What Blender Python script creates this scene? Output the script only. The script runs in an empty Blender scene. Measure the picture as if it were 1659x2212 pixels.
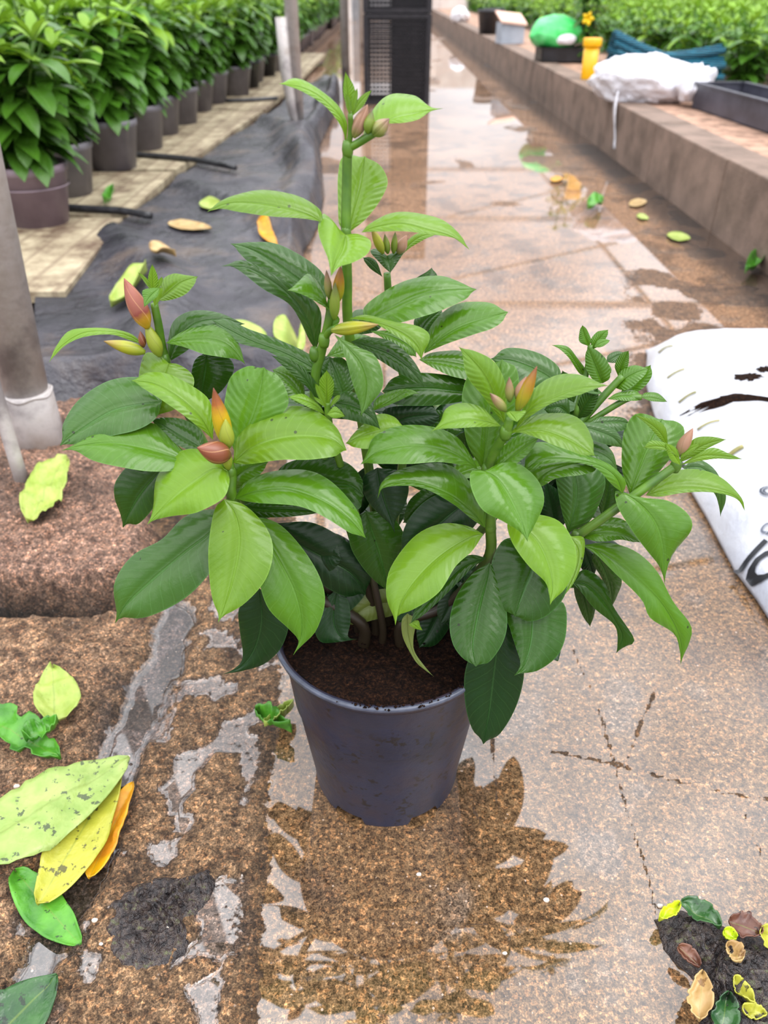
import bpy, bmesh, math, random
import numpy as np
from mathutils import Vector, Matrix

# ---------------- camera, sky, exposure ----------------
SC = bpy.context.scene
C = SC.collection
W, HH, F = 1659.0, 2212.0, 1661.0
CAMH = 0.81
PITCH = math.radians(34.4)
Y0 = 0.62            # distance of the plant's axis from the camera's foot
SP, CP = math.sin(PITCH), math.cos(PITCH)

cam = bpy.data.cameras.new('camera'); camo = bpy.data.objects.new('camera', cam); C.objects.link(camo)
camo.location = (0, 0, CAMH); camo.rotation_euler = (math.pi/2 - PITCH, 0, 0)
cam.sensor_fit = 'VERTICAL'; cam.sensor_height = 36.0; cam.lens = 36.0*F/HH
cam.clip_start = 0.02; cam.clip_end = 200
cam.dof.use_dof = True; cam.dof.focus_distance = 0.74; cam.dof.aperture_fstop = cam.lens/4.4
SC.camera = camo

world = bpy.data.worlds.new('overcast_sky'); SC.world = world; world.use_nodes = True
nt = world.node_tree; nt.nodes.clear()
out = nt.nodes.new('ShaderNodeOutputWorld'); bg = nt.nodes.new('ShaderNodeBackground')
tc = nt.nodes.new('ShaderNodeTexCoord'); sep = nt.nodes.new('ShaderNodeSeparateXYZ')
ramp = nt.nodes.new('ShaderNodeValToRGB')
nt.links.new(tc.outputs['Generated'], sep.inputs[0]); nt.links.new(sep.outputs['Z'], ramp.inputs[0])
e = ramp.color_ramp.elements
e[0].position = 0.0; e[0].color = (.22, .225, .24, 1)
e[1].position = 1.0; e[1].color = (1.0, 1.0, 1.02, 1)
m_ = ramp.color_ramp.elements.new(0.32); m_.color = (.40, .405, .425, 1)
cn = nt.nodes.new('ShaderNodeTexNoise'); cn.inputs['Scale'].default_value = 2.6; cn.inputs['Detail'].default_value = 2.0
nt.links.new(tc.outputs['Generated'], cn.inputs['Vector'])
cr0 = nt.nodes.new('ShaderNodeValToRGB'); nt.links.new(cn.outputs['Fac'], cr0.inputs[0])
cr0.color_ramp.elements[0].position = .36; cr0.color_ramp.elements[0].color = (.42, .43, .45, 1)
cr0.color_ramp.elements[1].position = .62; cr0.color_ramp.elements[1].color = (1.35, 1.35, 1.35, 1)
cm0 = nt.nodes.new('ShaderNodeMix'); cm0.data_type = 'RGBA'; cm0.blend_type = 'MULTIPLY'; cm0.inputs[0].default_value = 1.0
nt.links.new(ramp.outputs[0], cm0.inputs[6]); nt.links.new(cr0.outputs[0], cm0.inputs[7])
nt.links.new(cm0.outputs[2], bg.inputs[0]); bg.inputs[1].default_value = 5.2
nt.links.new(bg.outputs[0], out.inputs[0])
SC.view_settings.view_transform = 'Standard'; SC.view_settings.look = 'None'
SC.view_settings.gamma = 1.0; SC.view_settings.use_curve_mapping = False
SC.view_settings.exposure = -0.22

sun = bpy.data.lights.new('soft_daylight', 'SUN'); sun.energy = 1.8; sun.angle = math.radians(38); sun.color = (1, .985, .95)
suno = bpy.data.objects.new('soft_daylight', sun); C.objects.link(suno)
suno.rotation_euler = Vector((.55, -.35, 1.0)).to_track_quat('Z', 'Y').to_euler()

# ---------------- helpers ----------------
def ray(px, py):
    a = (px - W/2)/F; b = -(py - HH/2)/F
    return np.array([a, CP + b*SP, -SP + b*CP])
def PY(px, py, off=0.0):            # a point on the upright plane Y0+off
    r = ray(px, py); t = (Y0 + off)/r[1]
    return np.array([r[0]*t, Y0 + off, CAMH + r[2]*t])
def PZ(px, py, z=0.0):              # a point on the level plane z
    r = ray(px, py); t = (z - CAMH)/r[2]
    return np.array([r[0]*t, r[1]*t, z])

def srgb(r, g, b):
    f = lambda c: (c/255/12.92) if c/255 <= .04045 else ((c/255+.055)/1.055)**2.4
    return (f(r), f(g), f(b), 1)

def obj(name, verts, faces, mat=None, parent=None, uv=None, smooth=True):
    me = bpy.data.meshes.new(name)
    me.from_pydata([tuple(map(float, v)) for v in verts], [], [tuple(f) for f in faces])
    if uv is not None:
        l = me.uv_layers.new(name='UVMap'); vi = np.empty(len(me.loops), dtype=np.int32)
        me.loops.foreach_get('vertex_index', vi)
        l.data.foreach_set('uv', np.asarray(uv, dtype=np.float32)[vi].ravel())
    if smooth: me.polygons.foreach_set('use_smooth', [True]*len(me.polygons))
    me.update()
    o = bpy.data.objects.new(name, me); C.objects.link(o)
    if mat: me.materials.append(mat)
    if parent: o.parent = parent
    return o
def empty(name, loc=(0, 0, 0), rz=0):
    o = bpy.data.objects.new(name, None); o.empty_display_size = .05
    o.location = loc; o.rotation_euler = (0, 0, rz); C.objects.link(o); return o
def tag(o, label=None, cat=None, group=None, kind=None):
    if label: o['label'] = label
    if cat: o['category'] = cat
    if group: o['group'] = group
    if kind: o['kind'] = kind
    return o
def place_parts(root, objs):        # meshes made in world space become children of root without moving
    for o in objs:
        o.parent = root
        o.matrix_parent_inverse = Matrix.Translation(-Vector(root.location))

def cr(pts, n):                     # Catmull-Rom through pts, n samples by arc length
    P = np.array(pts, float)
    if len(P) == 2:
        t = np.linspace(0, 1, n)[:, None]; return P[0]*(1-t) + P[1]*t
    Q = np.vstack([2*P[0]-P[1], P, 2*P[-1]-P[-2]]); outp = []
    for i in range(len(P)-1):
        a, b, c, d = Q[i:i+4]
        for t in np.linspace(0, 1, 14, endpoint=False):
            outp.append(.5*((2*b)+(-a+c)*t+(2*a-5*b+4*c-d)*t*t+(-a+3*b-3*c+d)*t**3))
    outp.append(P[-1]); O = np.array(outp)
    s = np.r_[0, np.cumsum(np.linalg.norm(np.diff(O[:, :2], axis=0), axis=1))]; s += np.arange(len(s))*1e-9
    u = np.linspace(0, s[-1], n)
    return np.stack([np.interp(u, s, O[:, k]) for k in range(O.shape[1])], 1)

class MB:                           # gathers shapes for one mesh
    def __init__(s): s.v = []; s.f = []; s.uv = []
    def add(s, v, f, uv=None):
        n = len(s.v); s.v += [tuple(x) for x in v]; s.f += [tuple(i+n for i in q) for q in f]
        s.uv += [tuple(x) for x in uv] if uv is not None else [(0, 0)]*len(v)
    def box(s, x0, x1, y0, y1, z0, z1):
        v = [(x, y, z) for z in (z0, z1) for y in (y0, y1) for x in (x0, x1)]
        s.add(v, [(0, 2, 3, 1), (4, 5, 7, 6), (0, 1, 5, 4), (2, 6, 7, 3), (0, 4, 6, 2), (1, 3, 7, 5)])
    def tube(s, pts, rad, k=10, cap=True):
        P = np.array(pts, float); n = len(P)
        R = np.full(n, rad) if np.isscalar(rad) else np.array(rad, float)
        T = np.gradient(P, axis=0); T /= np.linalg.norm(T, axis=1)[:, None]+1e-12
        ref = np.array([0, 0, 1.]) if abs(T[0][2]) < .9 else np.array([1., 0, 0])
        u = np.cross(T[0], ref); u /= np.linalg.norm(u); vs = []; uv = []
        for i in range(n):
            u = u - T[i]*u.dot(T[i]); u /= np.linalg.norm(u)+1e-12; w = np.cross(T[i], u)
            for j in range(k):
                a = 2*math.pi*j/k; vs.append(P[i]+R[i]*(math.cos(a)*u+math.sin(a)*w)); uv.append((j/k, i/max(1, n-1)))
        fs = [(i*k+j, i*k+(j+1) % k, (i+1)*k+(j+1) % k, (i+1)*k+j) for i in range(n-1) for j in range(k)]
        if cap: fs += [tuple(range(k))[::-1], tuple((n-1)*k+j for j in range(k))]
        s.add(vs, fs, uv)
    def lathe(s, prof, cx, cy, k=48, rmod=None):
        vs = []; n = len(prof)
        for i, (r, z) in enumerate(prof):
            for j in range(k):
                a = 2*math.pi*j/k; vs.append((cx+r*math.cos(a), cy+r*math.sin(a), z))
        s.add(vs, [(i*k+j, i*k+(j+1) % k, (i+1)*k+(j+1) % k, (i+1)*k+j) for i in range(n-1) for j in range(k)],
              [(j/k, i/(n-1)) for i in range(n) for j in range(k)])
    def build(s, name, mat, parent=None, smooth=True):
        return obj(name, s.v, s.f, mat, parent, s.uv, smooth)

# numpy value noise
def _h(ix, iy, seed):
    n = (ix*374761393 + iy*668265263 + seed*974634777) & 0x7fffffff
    n = ((n ^ (n >> 13))*1274126177) & 0x7fffffff
    return ((n ^ (n >> 16)) & 0xffff)/65535.0
def vnoise(x, y, seed=0):
    x = np.asarray(x, float); y = np.asarray(y, float)
    ix = np.floor(x).astype(np.int64); iy = np.floor(y).astype(np.int64); fx = x-ix; fy = y-iy
    fx = fx*fx*(3-2*fx); fy = fy*fy*(3-2*fy)
    return (_h(ix, iy, seed)*(1-fx)+_h(ix+1, iy, seed)*fx)*(1-fy)+(_h(ix, iy+1, seed)*(1-fx)+_h(ix+1, iy+1, seed)*fx)*fy
def fbm(x, y, seed=0, o=4):
    s = 0; a = .5
    for i in range(o):
        s = s+a*vnoise(x*2**i, y*2**i, seed+i); a *= .5
    return s/(1-.5**o)
def ss(a, b, x): t = np.clip((x-a)/(b-a), 0, 1); return t*t*(3-2*t)

# ---------------- materials ----------------
def mat_new(name):
    m = bpy.data.materials.new(name); m.use_nodes = True; n = m.node_tree
    return m, n, n.nodes['Principled BSDF'], n.nodes['Material Output']
def N(n, t, **kw):
    x = n.nodes.new(t)
    for k, v in kw.items(): setattr(x, k, v)
    return x
def mixc(n, fac, a, b, mode='MIX'):
    x = N(n, 'ShaderNodeMix', data_type='RGBA', blend_type=mode)
    for s, v in ((x.inputs[0], fac), (x.inputs[6], a), (x.inputs[7], b)):
        if isinstance(v, bpy.types.NodeSocket): n.links.new(v, s)
        else: s.default_value = v
    return x.outputs[2]
def math_(n, op, a, b=None, c=None, clamp=False):
    x = N(n, 'ShaderNodeMath', operation=op, use_clamp=clamp)
    for i, v in enumerate((a, b, c)):
        if v is None: continue
        if isinstance(v, bpy.types.NodeSocket): n.links.new(v, x.inputs[i])
        else: x.inputs[i].default_value = v
    return x.outputs[0]
def noise(n, vec, scale, detail=4, rough=.6):
    x = N(n, 'ShaderNodeTexNoise'); x.inputs['Scale'].default_value = scale
    x.inputs['Detail'].default_value = detail; x.inputs['Roughness'].default_value = rough
    if vec: n.links.new(vec, x.inputs['Vector'])
    return x.outputs['Fac']
def cramp(n, fac, stops):
    x = N(n, 'ShaderNodeValToRGB'); n.links.new(fac, x.inputs[0]); el = x.color_ramp.elements
    el[0].position = stops[0][0]; el[0].color = stops[0][1]; el[1].position = stops[-1][0]; el[1].color = stops[-1][1]
    for p, c in stops[1:-1]:
        q = el.new(p); q.color = c
    return x.outputs[0]
def bump(n, h, dist, strength=1.0):
    x = N(n, 'ShaderNodeBump'); x.inputs['Strength'].default_value = strength; x.inputs['Distance'].default_value = dist
    n.links.new(h, x.inputs['Height']); return x.outputs[0]
def simple(name, c1, c2=None, rough=.5, scale=20, bumpd=0, metal=0, spec=.5, nscale=None, lo=.35, hi=.65):
    m, n, p, o = mat_new(name); g = N(n, 'ShaderNodeTexCoord').outputs['Object']
    if c2: n.links.new(cramp(n, noise(n, g, scale), [(lo, c1), (hi, c2)]), p.inputs['Base Color'])
    else: p.inputs['Base Color'].default_value = c1
    p.inputs['Roughness'].default_value = rough; p.inputs['Metallic'].default_value = metal
    p.inputs['Specular IOR Level'].default_value = spec
    if bumpd: n.links.new(bump(n, noise(n, g, nscale or scale*3), bumpd), p.inputs['Normal'])
    return m

def leaf_mat(name, c, c_mid, under, rough=.3, vein=(.3, .5, .12, 1), trans=.18, specks=True):
    m, n, p, o = mat_new(name)
    uv = N(n, 'ShaderNodeTexCoord').outputs['UV']; ob = N(n, 'ShaderNodeTexCoord').outputs['Object']
    sx = N(n, 'ShaderNodeSeparateXYZ'); n.links.new(uv, sx.inputs[0]); u, v = sx.outputs[0], sx.outputs[1]
    a = math_(n, 'ABSOLUTE', math_(n, 'MULTIPLY', math_(n, 'SUBTRACT', u, .5), 2.0))
    oi = N(n, 'ShaderNodeObjectInfo').outputs['Random']
    base = mixc(n, noise(n, ob, 22, 2), c, c_mid)
    base = mixc(n, math_(n, 'MULTIPLY', math_(n, 'SUBTRACT', 1.0, a), .45), base, c_mid)
    base = mixc(n, math_(n, 'MULTIPLY', math_(n, 'SUBTRACT', .55, v, clamp=True), .9), base, c_mid)
    hs = N(n, 'ShaderNodeHueSaturation'); n.links.new(base, hs.inputs['Color'])
    n.links.new(math_(n, 'MULTIPLY_ADD', oi, .35, .82), hs.inputs['Value']); base = hs.outputs[0]
    # side veins run outward and forward from the midrib
    ph = math_(n, 'SUBTRACT', math_(n, 'MULTIPLY', v, 13.0), math_(n, 'MULTIPLY', a, 2.1))
    ph = math_(n, 'ADD', ph, math_(n, 'MULTIPLY', noise(n, ob, 45, 1), .7))
    fr = math_(n, 'ABSOLUTE', math_(n, 'SUBTRACT', math_(n, 'FRACT', ph), .5))
    vl = math_(n, 'SUBTRACT', 1.0, math_(n, 'DIVIDE', fr, .055), clamp=True)
    base = mixc(n, math_(n, 'MULTIPLY', vl, .24), base, vein)
    mid = math_(n, 'SUBTRACT', 1.0, math_(n, 'DIVIDE', a, .05), clamp=True)
    base = mixc(n, math_(n, 'MULTIPLY', mid, .5), base, vein)
    edge = math_(n, 'MULTIPLY', math_(n, 'SUBTRACT', a, .955), 22.0, clamp=True)
    base = mixc(n, math_(n, 'MULTIPLY', edge, .45), base, vein)
    if specks:
        sp = N(n, 'ShaderNodeTexVoronoi'); sp.inputs['Scale'].default_value = 95; n.links.new(ob, sp.inputs['Vector'])
        few = math_(n, 'GREATER_THAN', noise(n, ob, 30, 2), .60)
        s_ = math_(n, 'MULTIPLY', math_(n, 'LESS_THAN', sp.outputs['Distance'], .13), few)
        base = mixc(n, math_(n, 'MULTIPLY', s_, .75), base, (.012, .01, .006, 1))
    bf = N(n, 'ShaderNodeNewGeometry').outputs['Backfacing']
    n.links.new(mixc(n, bf, base, under), p.inputs['Base Color'])
    p.inputs['Roughness'].default_value = rough; p.inputs['Specular IOR Level'].default_value = .26 if name in ('leaf_dark', 'leaf_deep') else .42
    q = math_(n, 'SINE', math_(n, 'MULTIPLY', ph, 6.2832))
    hgt = math_(n, 'SUBTRACT', math_(n, 'MULTIPLY', q, math_(n, 'MULTIPLY', a, .27)), math_(n, 'MULTIPLY', mid, 1.2))
    hgt = math_(n, 'ADD', hgt, math_(n, 'MULTIPLY', noise(n, ob, 260, 3), .35))
    n.links.new(bump(n, hgt, .0007, .8), p.inputs['Normal'])
    tr = N(n, 'ShaderNodeBsdfTranslucent'); n.links.new(mixc(n, .5, base, c_mid), tr.inputs[0])
    mx = N(n, 'ShaderNodeMixShader'); mx.inputs[0].default_value = trans
    n.links.new(p.outputs[0], mx.inputs[1]); n.links.new(tr.outputs[0], mx.inputs[2]); n.links.new(mx.outputs[0], o.inputs[0])
    return m

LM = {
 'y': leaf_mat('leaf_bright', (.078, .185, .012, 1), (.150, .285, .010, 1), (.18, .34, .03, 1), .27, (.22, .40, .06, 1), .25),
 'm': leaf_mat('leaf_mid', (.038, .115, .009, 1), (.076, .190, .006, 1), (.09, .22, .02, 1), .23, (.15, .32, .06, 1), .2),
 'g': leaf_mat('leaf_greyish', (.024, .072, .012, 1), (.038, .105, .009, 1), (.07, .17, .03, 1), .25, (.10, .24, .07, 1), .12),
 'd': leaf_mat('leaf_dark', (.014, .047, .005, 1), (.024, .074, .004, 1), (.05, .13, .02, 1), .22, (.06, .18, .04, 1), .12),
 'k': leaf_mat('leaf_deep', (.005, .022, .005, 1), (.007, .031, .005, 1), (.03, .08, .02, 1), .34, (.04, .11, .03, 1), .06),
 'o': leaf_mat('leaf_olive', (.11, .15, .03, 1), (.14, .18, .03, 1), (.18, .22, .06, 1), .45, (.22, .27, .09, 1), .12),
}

# ---------------- ground ----------------
def segd(u, v, pts):                # pixel-plane distance used only to lay stains, joints and hollows out on the ground
    d = np.full(u.shape, 1e9); k = np.zeros(u.shape); L = len(pts)-1
    for i in range(L):
        a, b = np.array(pts[i], float), np.array(pts[i+1], float); ab = b-a
        t = np.clip(((u-a[0])*ab[0]+(v-a[1])*ab[1])/(ab@ab), 0, 1)
        q = np.hypot(u-a[0]-t*ab[0], v-a[1]-t*ab[1]); s = q < d
        d = np.where(s, q, d); k = np.where(s, (i+t)/L, k)
    return d, k
def ground_px(X, Y):
    d = Y*CP + CAMH*SP
    up = Y*SP - CAMH*CP
    d = np.maximum(d, .05)
    return W/2 + F*X/d, HH/2 - F*up/d

CH = [(385, 1320), (345, 1440), (292, 1560), (250, 1650), (215, 1760), (165, 1900), (95, 2050), (20, 2240), (-60, 2420)]
def mound_mask(u, v, X, Y):
    n1 = (fbm(X*9, Y*9, 5)-.5)
    e1 = ss(345, 300, u+70*n1)
    lo = ss(1318, 1285, v + 60*n1 + .10*(u-150)*(u > 150))
    hi = ss(820, 930, v)
    return e1*lo*hi
def height(X, Y):
    u, v = ground_px(X, Y)
    mm = mound_mask(u, v, X, Y)
    dist, k = segd(u, v, CH); hw = 38+30*k**2; dist = dist+46*(fbm(X*17, Y*17, 15)-.5)+26*(fbm(X*60, Y*60, 16)-.5)
    chn = ss(hw+12, hw-14, dist)*(v > 1290)
    left = ss(640, 560, u + .12*(v-1400))*ss(1180, 1290, v)
    rough = (fbm(X*38, Y*38, 2)-.5)*.007 + (fbm(X*130, Y*130, 3, 3)-.5)*.004
    z = mm*(.048 + rough*3.2 + .022*(fbm(X*14, Y*14, 9)-.5))
    slab = ss(330, 250, u+.45*(v-1400))*ss(1290, 1345, v)
    z = z + slab*(.010+rough*2.2)*(1-mm)
    sp_ = ss(.53, .60, fbm(X*24, Y*24, 33))
    z = z + left*(1-slab)*(1-mm)*(rough*1.6+.0035)*(1-sp_)
    z = z*(1-chn) - chn*.007
    crev = ss(46, 14, np.abs(v-1300+.25*(u-200)*(u > 200)))*ss(400, 330, u)*(1-mm)
    z = z - crev*.045*(v > 1230)
    return z, dict(u=u, v=v, mm=mm, chn=chn, left=left, slab=slab, crev=crev)

ny, nx = 640, 520
yy = .16*(34/.16)**(np.linspace(0, 1, ny)); sx_ = np.linspace(-1, 1, nx); sx_ = 1.0*sx_+1.9*sx_**5
YY = np.repeat(yy[:, None], nx, 1); XX = sx_[None, :]*(YY+.42)
ZZ, G = height(XX, YY)
u, v = G['u'], G['v']
joint = np.zeros_like(u)
for pts, w in [([(1062, 1540), (1066, 1640), (1075, 1745)], 7), ([(1235, 1400), (1290, 1520), (1325, 1640), (1350, 1740), (1400, 1890), (1420, 1990)], 9),
               ([(1190, 1622), (1330, 1652), (1440, 1682), (1560, 1712), (1700, 1730)], 10), ([(1425, 1470), (1385, 1560), (1350, 1655)], 8),
               ([(1610, 1760), (1645, 1850)], 7), ([(1000, 1700), (1040, 1780)], 6), ([(905, 2010), (1110, 1990)], 5), ([(0, 1330), (120, 1395), (240, 1400)], 5),
               ([(585, 1560), (575, 1900), (540, 2230)], 9)]:
    dd, kk = segd(u, v, pts)
    joint = np.maximum(joint, ss(w, w*.3, dd+9*(fbm(XX*60, YY*60, 11)-.5))*(.35+.9*fbm(XX*25, YY*25, 12)))
damp = fbm(XX*7, YY*7, 21)
wet = ss(560, 640, u+.06*(v-1500)+60*(fbm(XX*20, YY*20, 30)-.5))
wetfar = ss(840, 800, v)
spots = ss(.56, .60, fbm(XX*24, YY*24, 33))
wet = np.maximum(wet, spots*G['left']*(1-G['slab'])*.62)
wet = np.maximum(wet, G['chn'])
wet = wet*(1-G['mm'])*(1-G['slab'])
wet = wet*(1-.9*ss(1290, 1000, v)*ss(1250, 1450, u)*ss(.40, .55, damp)) # drier patch by the bag
wet = np.where(v < 760, wet*ss(.30, .46, fbm(XX*2.2, YY*1.1, 40)+.10*ss(1150, 1000, u)), wet)
wet = wet*(1-.62*np.clip(joint*1.2, 0, 1)*ss(600, 700, u)*ss(1300, 1400, v))
def lerp3(a, b, t): return a*(1-t[..., None])+np.array(b)*t[..., None]
col = np.ones(XX.shape+(3,))*np.array([.135, .082, .040])
col = lerp3(col, [.28, .178, .098], G['left'])
col = lerp3(col, [.34, .218, .132], G['slab'])
col = lerp3(col, [.36, .225, .165], G['mm'])
col = lerp3(col, [.22, .135, .08], ss(1100, 700, v)*(1-G['mm']))
col = lerp3(col, [.30, .19, .12], ss(700, 250, v)*ss(.40, .62, fbm(XX*2.4, YY*2.4, 50)))
dk = ss(.56, .70, fbm(XX*11, YY*11, 60))*.55; col = lerp3(col, [.05, .032, .022], dk*(1-G['chn']))
gy = ss(.60, .70, fbm(XX*16, YY*16, 66))*.5*ss(900, 1000, u); col = lerp3(col, [.13, .11, .095], gy)
col = lerp3(col, [.022, .019, .018], G['chn']*.95)
col = lerp3(col, [.145, .085, .040], np.clip(joint*1.3, 0, 1)*.8)
col = lerp3(col, [.02, .014, .01], np.clip(G['crev']*1.2, 0, 1))  # shadow under the mound's edge painted into the crevice colour
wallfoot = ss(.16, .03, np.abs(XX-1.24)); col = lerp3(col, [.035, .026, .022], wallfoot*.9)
col = lerp3(col, [.075, .060, .055], spots*G['left']*(1-G['slab'])*(1-G['mm'])*.85)
idx = np.arange(ny*nx).reshape(ny, nx)
q = np.stack([idx[:-1, :-1], idx[:-1, 1:], idx[1:, 1:], idx[1:, :-1]], -1).reshape(-1, 4)
me = bpy.data.meshes.new('floor'); me.vertices.add(ny*nx)
me.vertices.foreach_set('co', np.stack([XX, YY, ZZ], -1).astype(np.float32).ravel())
me.loops.add(q.size); me.loops.foreach_set('vertex_index', q.astype(np.int32).ravel())
me.polygons.add(len(q)); me.polygons.foreach_set('loop_start', np.arange(0, q.size, 4, dtype=np.int32))
me.polygons.foreach_set('loop_total', np.full(len(q), 4, dtype=np.int32)); me.update(calc_edges=True)
me.polygons.foreach_set('use_smooth', [True]*len(q))
at = me.color_attributes.new('albedo', 'FLOAT_COLOR', 'POINT')
at.data.foreach_set('color', np.concatenate([col, np.ones(col.shape[:2]+(1,))], -1).astype(np.float32).ravel())
aw = me.attributes.new('water', 'FLOAT', 'POINT'); aw.data.foreach_set('value', wet.astype(np.float32).ravel())
flo = bpy.data.objects.new('floor', me); C.objects.link(flo); flo['kind'] = 'structure'
m, n, p, o = mat_new('wet_concrete_floor')
g = N(n, 'ShaderNodeTexCoord').outputs['Object']
at_ = N(n, 'ShaderNodeAttribute', attribute_name='albedo').outputs['Color']
wt_ = N(n, 'ShaderNodeAttribute', attribute_name='water').outputs['Fac']
f1 = noise(n, g, 130, 6, .78); f2 = noise(n, g, 520, 3, .6)
sp = cramp(n, f1, [(.34, (.22, .19, .17, 1)), (.45, (.70, .68, .66, 1)), (.55, (1.15, 1.15, 1.15, 1)), (.65, (2.1, 2.1, 2.2, 1))])
c_ = mixc(n, 1.0, at_, sp, 'MULTIPLY')
vor = N(n, 'ShaderNodeTexVoronoi'); vor.inputs['Scale'].default_value = 120; n.links.new(g, vor.inputs['Vector'])
c_ = mixc(n, .5, c_, mixc(n, 1.0, c_, cramp(n, f2, [(.40, (.45, .42, .40, 1)), (.60, (1.55, 1.5, 1.45, 1))]), 'MULTIPLY'))
c_ = mixc(n, math_(n, 'SUBTRACT', 1.0, math_(n, 'MULTIPLY', wt_, .65)), c_, cramp(n, noise(n, g, 38, 4, .7), [(.36, (.42, .38, .36, 1)), (.5, (1, 1, 1, 1)), (.66, (1.5, 1.45, 1.4, 1))]), 'MULTIPLY')
ag = N(n, 'ShaderNodeTexVoronoi'); ag.inputs['Scale'].default_value = 330; n.links.new(g, ag.inputs['Vector'])
sa = N(n, 'ShaderNodeSeparateColor'); n.links.new(ag.outputs['Color'], sa.inputs[0])
c_ = mixc(n, .75, c_, mixc(n, 1.0, c_, cramp(n, sa.outputs[0], [(.05, (.30, .26, .24, 1)), (.35, (.85, .85, .85, 1)), (.75, (1.15, 1.1, 1.05, 1)), (.97, (2.3, 1.9, 1.6, 1))]), 'MULTIPLY'))
wh = math_(n, 'MULTIPLY', math_(n, 'LESS_THAN', vor.outputs['Distance'], .16), math_(n, 'GREATER_THAN', noise(n, g, 60, 2), .60))
c_ = mixc(n, math_(n, 'MULTIPLY', wh, .6), c_, (.55, .42, .33, 1))
n.links.new(c_, p.inputs['Base Color']); p.inputs['Roughness'].default_value = .45
hb = math_(n, 'ADD', math_(n, 'MULTIPLY', f1, 1.0), math_(n, 'MULTIPLY', f2, .3))
n.links.new(bump(n, hb, .0085, 1.0), p.inputs['Normal'])
p2 = N(n, 'ShaderNodeBsdfPrincipled'); n.links.new(c_, p2.inputs['Base Color']); p2.inputs['Roughness'].default_value = .7
p2.inputs['Specular IOR Level'].default_value = .1
p2.inputs['Coat Weight'].default_value = 1.0; p2.inputs['Coat Roughness'].default_value = .025; p2.inputs['Coat IOR'].default_value = 1.86
mx = N(n, 'ShaderNodeMixShader'); thr = math_(n, 'ADD', wt_, math_(n, 'MULTIPLY', math_(n, 'SUBTRACT', noise(n, g, 90, 3), .5), .9))
n.links.new(cramp(n, thr, [(.46, (0, 0, 0, 1)), (.54, (1, 1, 1, 1))]), mx.inputs[0])
n.links.new(p.outputs[0], mx.inputs[1]); n.links.new(p2.outputs[0], mx.inputs[2]); n.links.new(mx.outputs[0], o.inputs[0])
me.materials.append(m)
def gz(x, y): return float(height(np.array([x]), np.array([y]))[0][0])

mb0 = MB(); mb0.box(-20, 20, -3, 34, -.10, -.06)

# ---------------- surroundings ----------------
concrete = simple('old_concrete', srgb(98, 82, 71), srgb(134, 113, 100), .8, 6, .003, nscale=80)
concrete_top = simple('gritty_concrete', srgb(176, 140, 118), srgb(108, 82, 66), .85, 14, .004, nscale=60, lo=.42, hi=.68)
tag(mb0.build('ground_base', concrete, smooth=False), kind='structure')
soil_m = simple('bed_soil', srgb(60, 42, 32), srgb(95, 70, 52), .9, 25, .01)
KX = 1.30
mb = MB(); yk = .4
while yk < 26:
    L = .92; mb.box(KX, KX+.17, yk, yk+L-.006, -.02, .268+.003*random.Random(int(yk*10)).random()); yk += L
o = mb.build('kerb_wall', concrete, smooth=False); tag(o, kind='structure')
bv = o.modifiers.new('b', 'BEVEL'); bv.width = .006; bv.segments = 2
mb = MB(); xs = np.linspace(KX+.16, 2.15, 24); ysr = np.linspace(.4, 26, 260)
vv = []; ff = []
for j, y_ in enumerate(ysr):
    for i, x_ in enumerate(xs): vv.append((x_, y_, .262+.010*(fbm(x_*9, y_*9, 71)-.4)))
ff = [(j*24+i, j*24+i+1, (j+1)*24+i+1, (j+1)*24+i) for j in range(259) for i in range(23)]
tag(obj('kerb_top', vv, ff, concrete_top), kind='structure')
mb = MB(); mb.box(2.15, 14, .4, 26, -.02, .25); tag(mb.build('bed_ground', soil_m, smooth=False), kind='structure')
# left-hand low bed that carries the pots
mb = MB(); mb.box(-14, -1.02, 2.15, 26, -.02, .078); tag(mb.build('bed_floor', soil_m, smooth=False), kind='structure')
# greenhouse frame and end wall
galv = simple('galvanised_steel', srgb(150, 150, 155), srgb(185, 184, 186), .42, 9, metal=.35)
mb = MB()
for k in range(1, 5):
    y_ = 5.2*k+1.0
    for s in (-1, 1):
        mb.box(s*7-.05, s*7+.05, y_-.05, y_+.05, 0, 3.2)
        mb.tube([(s*7, y_, 3.2), (0, y_, 4.8)], .04, 6)
    mb.box(-7, 7, y_-.04, y_+.04, 3.15, 3.23)
for x_ in (-4.6, 0, 4.6): mb.box(x_-.03, x_+.03, 1, 26, 4.75-abs(x_)*.229, 4.81-abs(x_)*.229)
tag(mb.build('roof_frame', galv, smooth=False), kind='structure')
wallm = simple('greenhouse_wall_sheet', srgb(205, 192, 185), srgb(225, 216, 210), .6, 3)
wallg = simple('grey_block_wall', srgb(112, 112, 116), srgb(135, 134, 136), .8, 4)
mb = MB(); mb.box(-.9, 1.22, 25.9, 26.1, 0, 1.55); tag(mb.build('wall_back', wallg, smooth=False), kind='structure')
mb = MB(); mb.box(1.3, 14, 25.9, 26.1, 0, 1.7)
for x_ in np.arange(1.6, 14, .75): mb.box(x_, x_+.06, 25.86, 25.9, 0, 1.7)
tag(mb.build('wall_end_right', wallm, smooth=False), kind='structure')
mb = MB(); mb.box(-14, -.92, 25.9, 26.1, 0, 1.5); tag(mb.build('wall_end_left', wallm, smooth=False), kind='structure')
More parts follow.
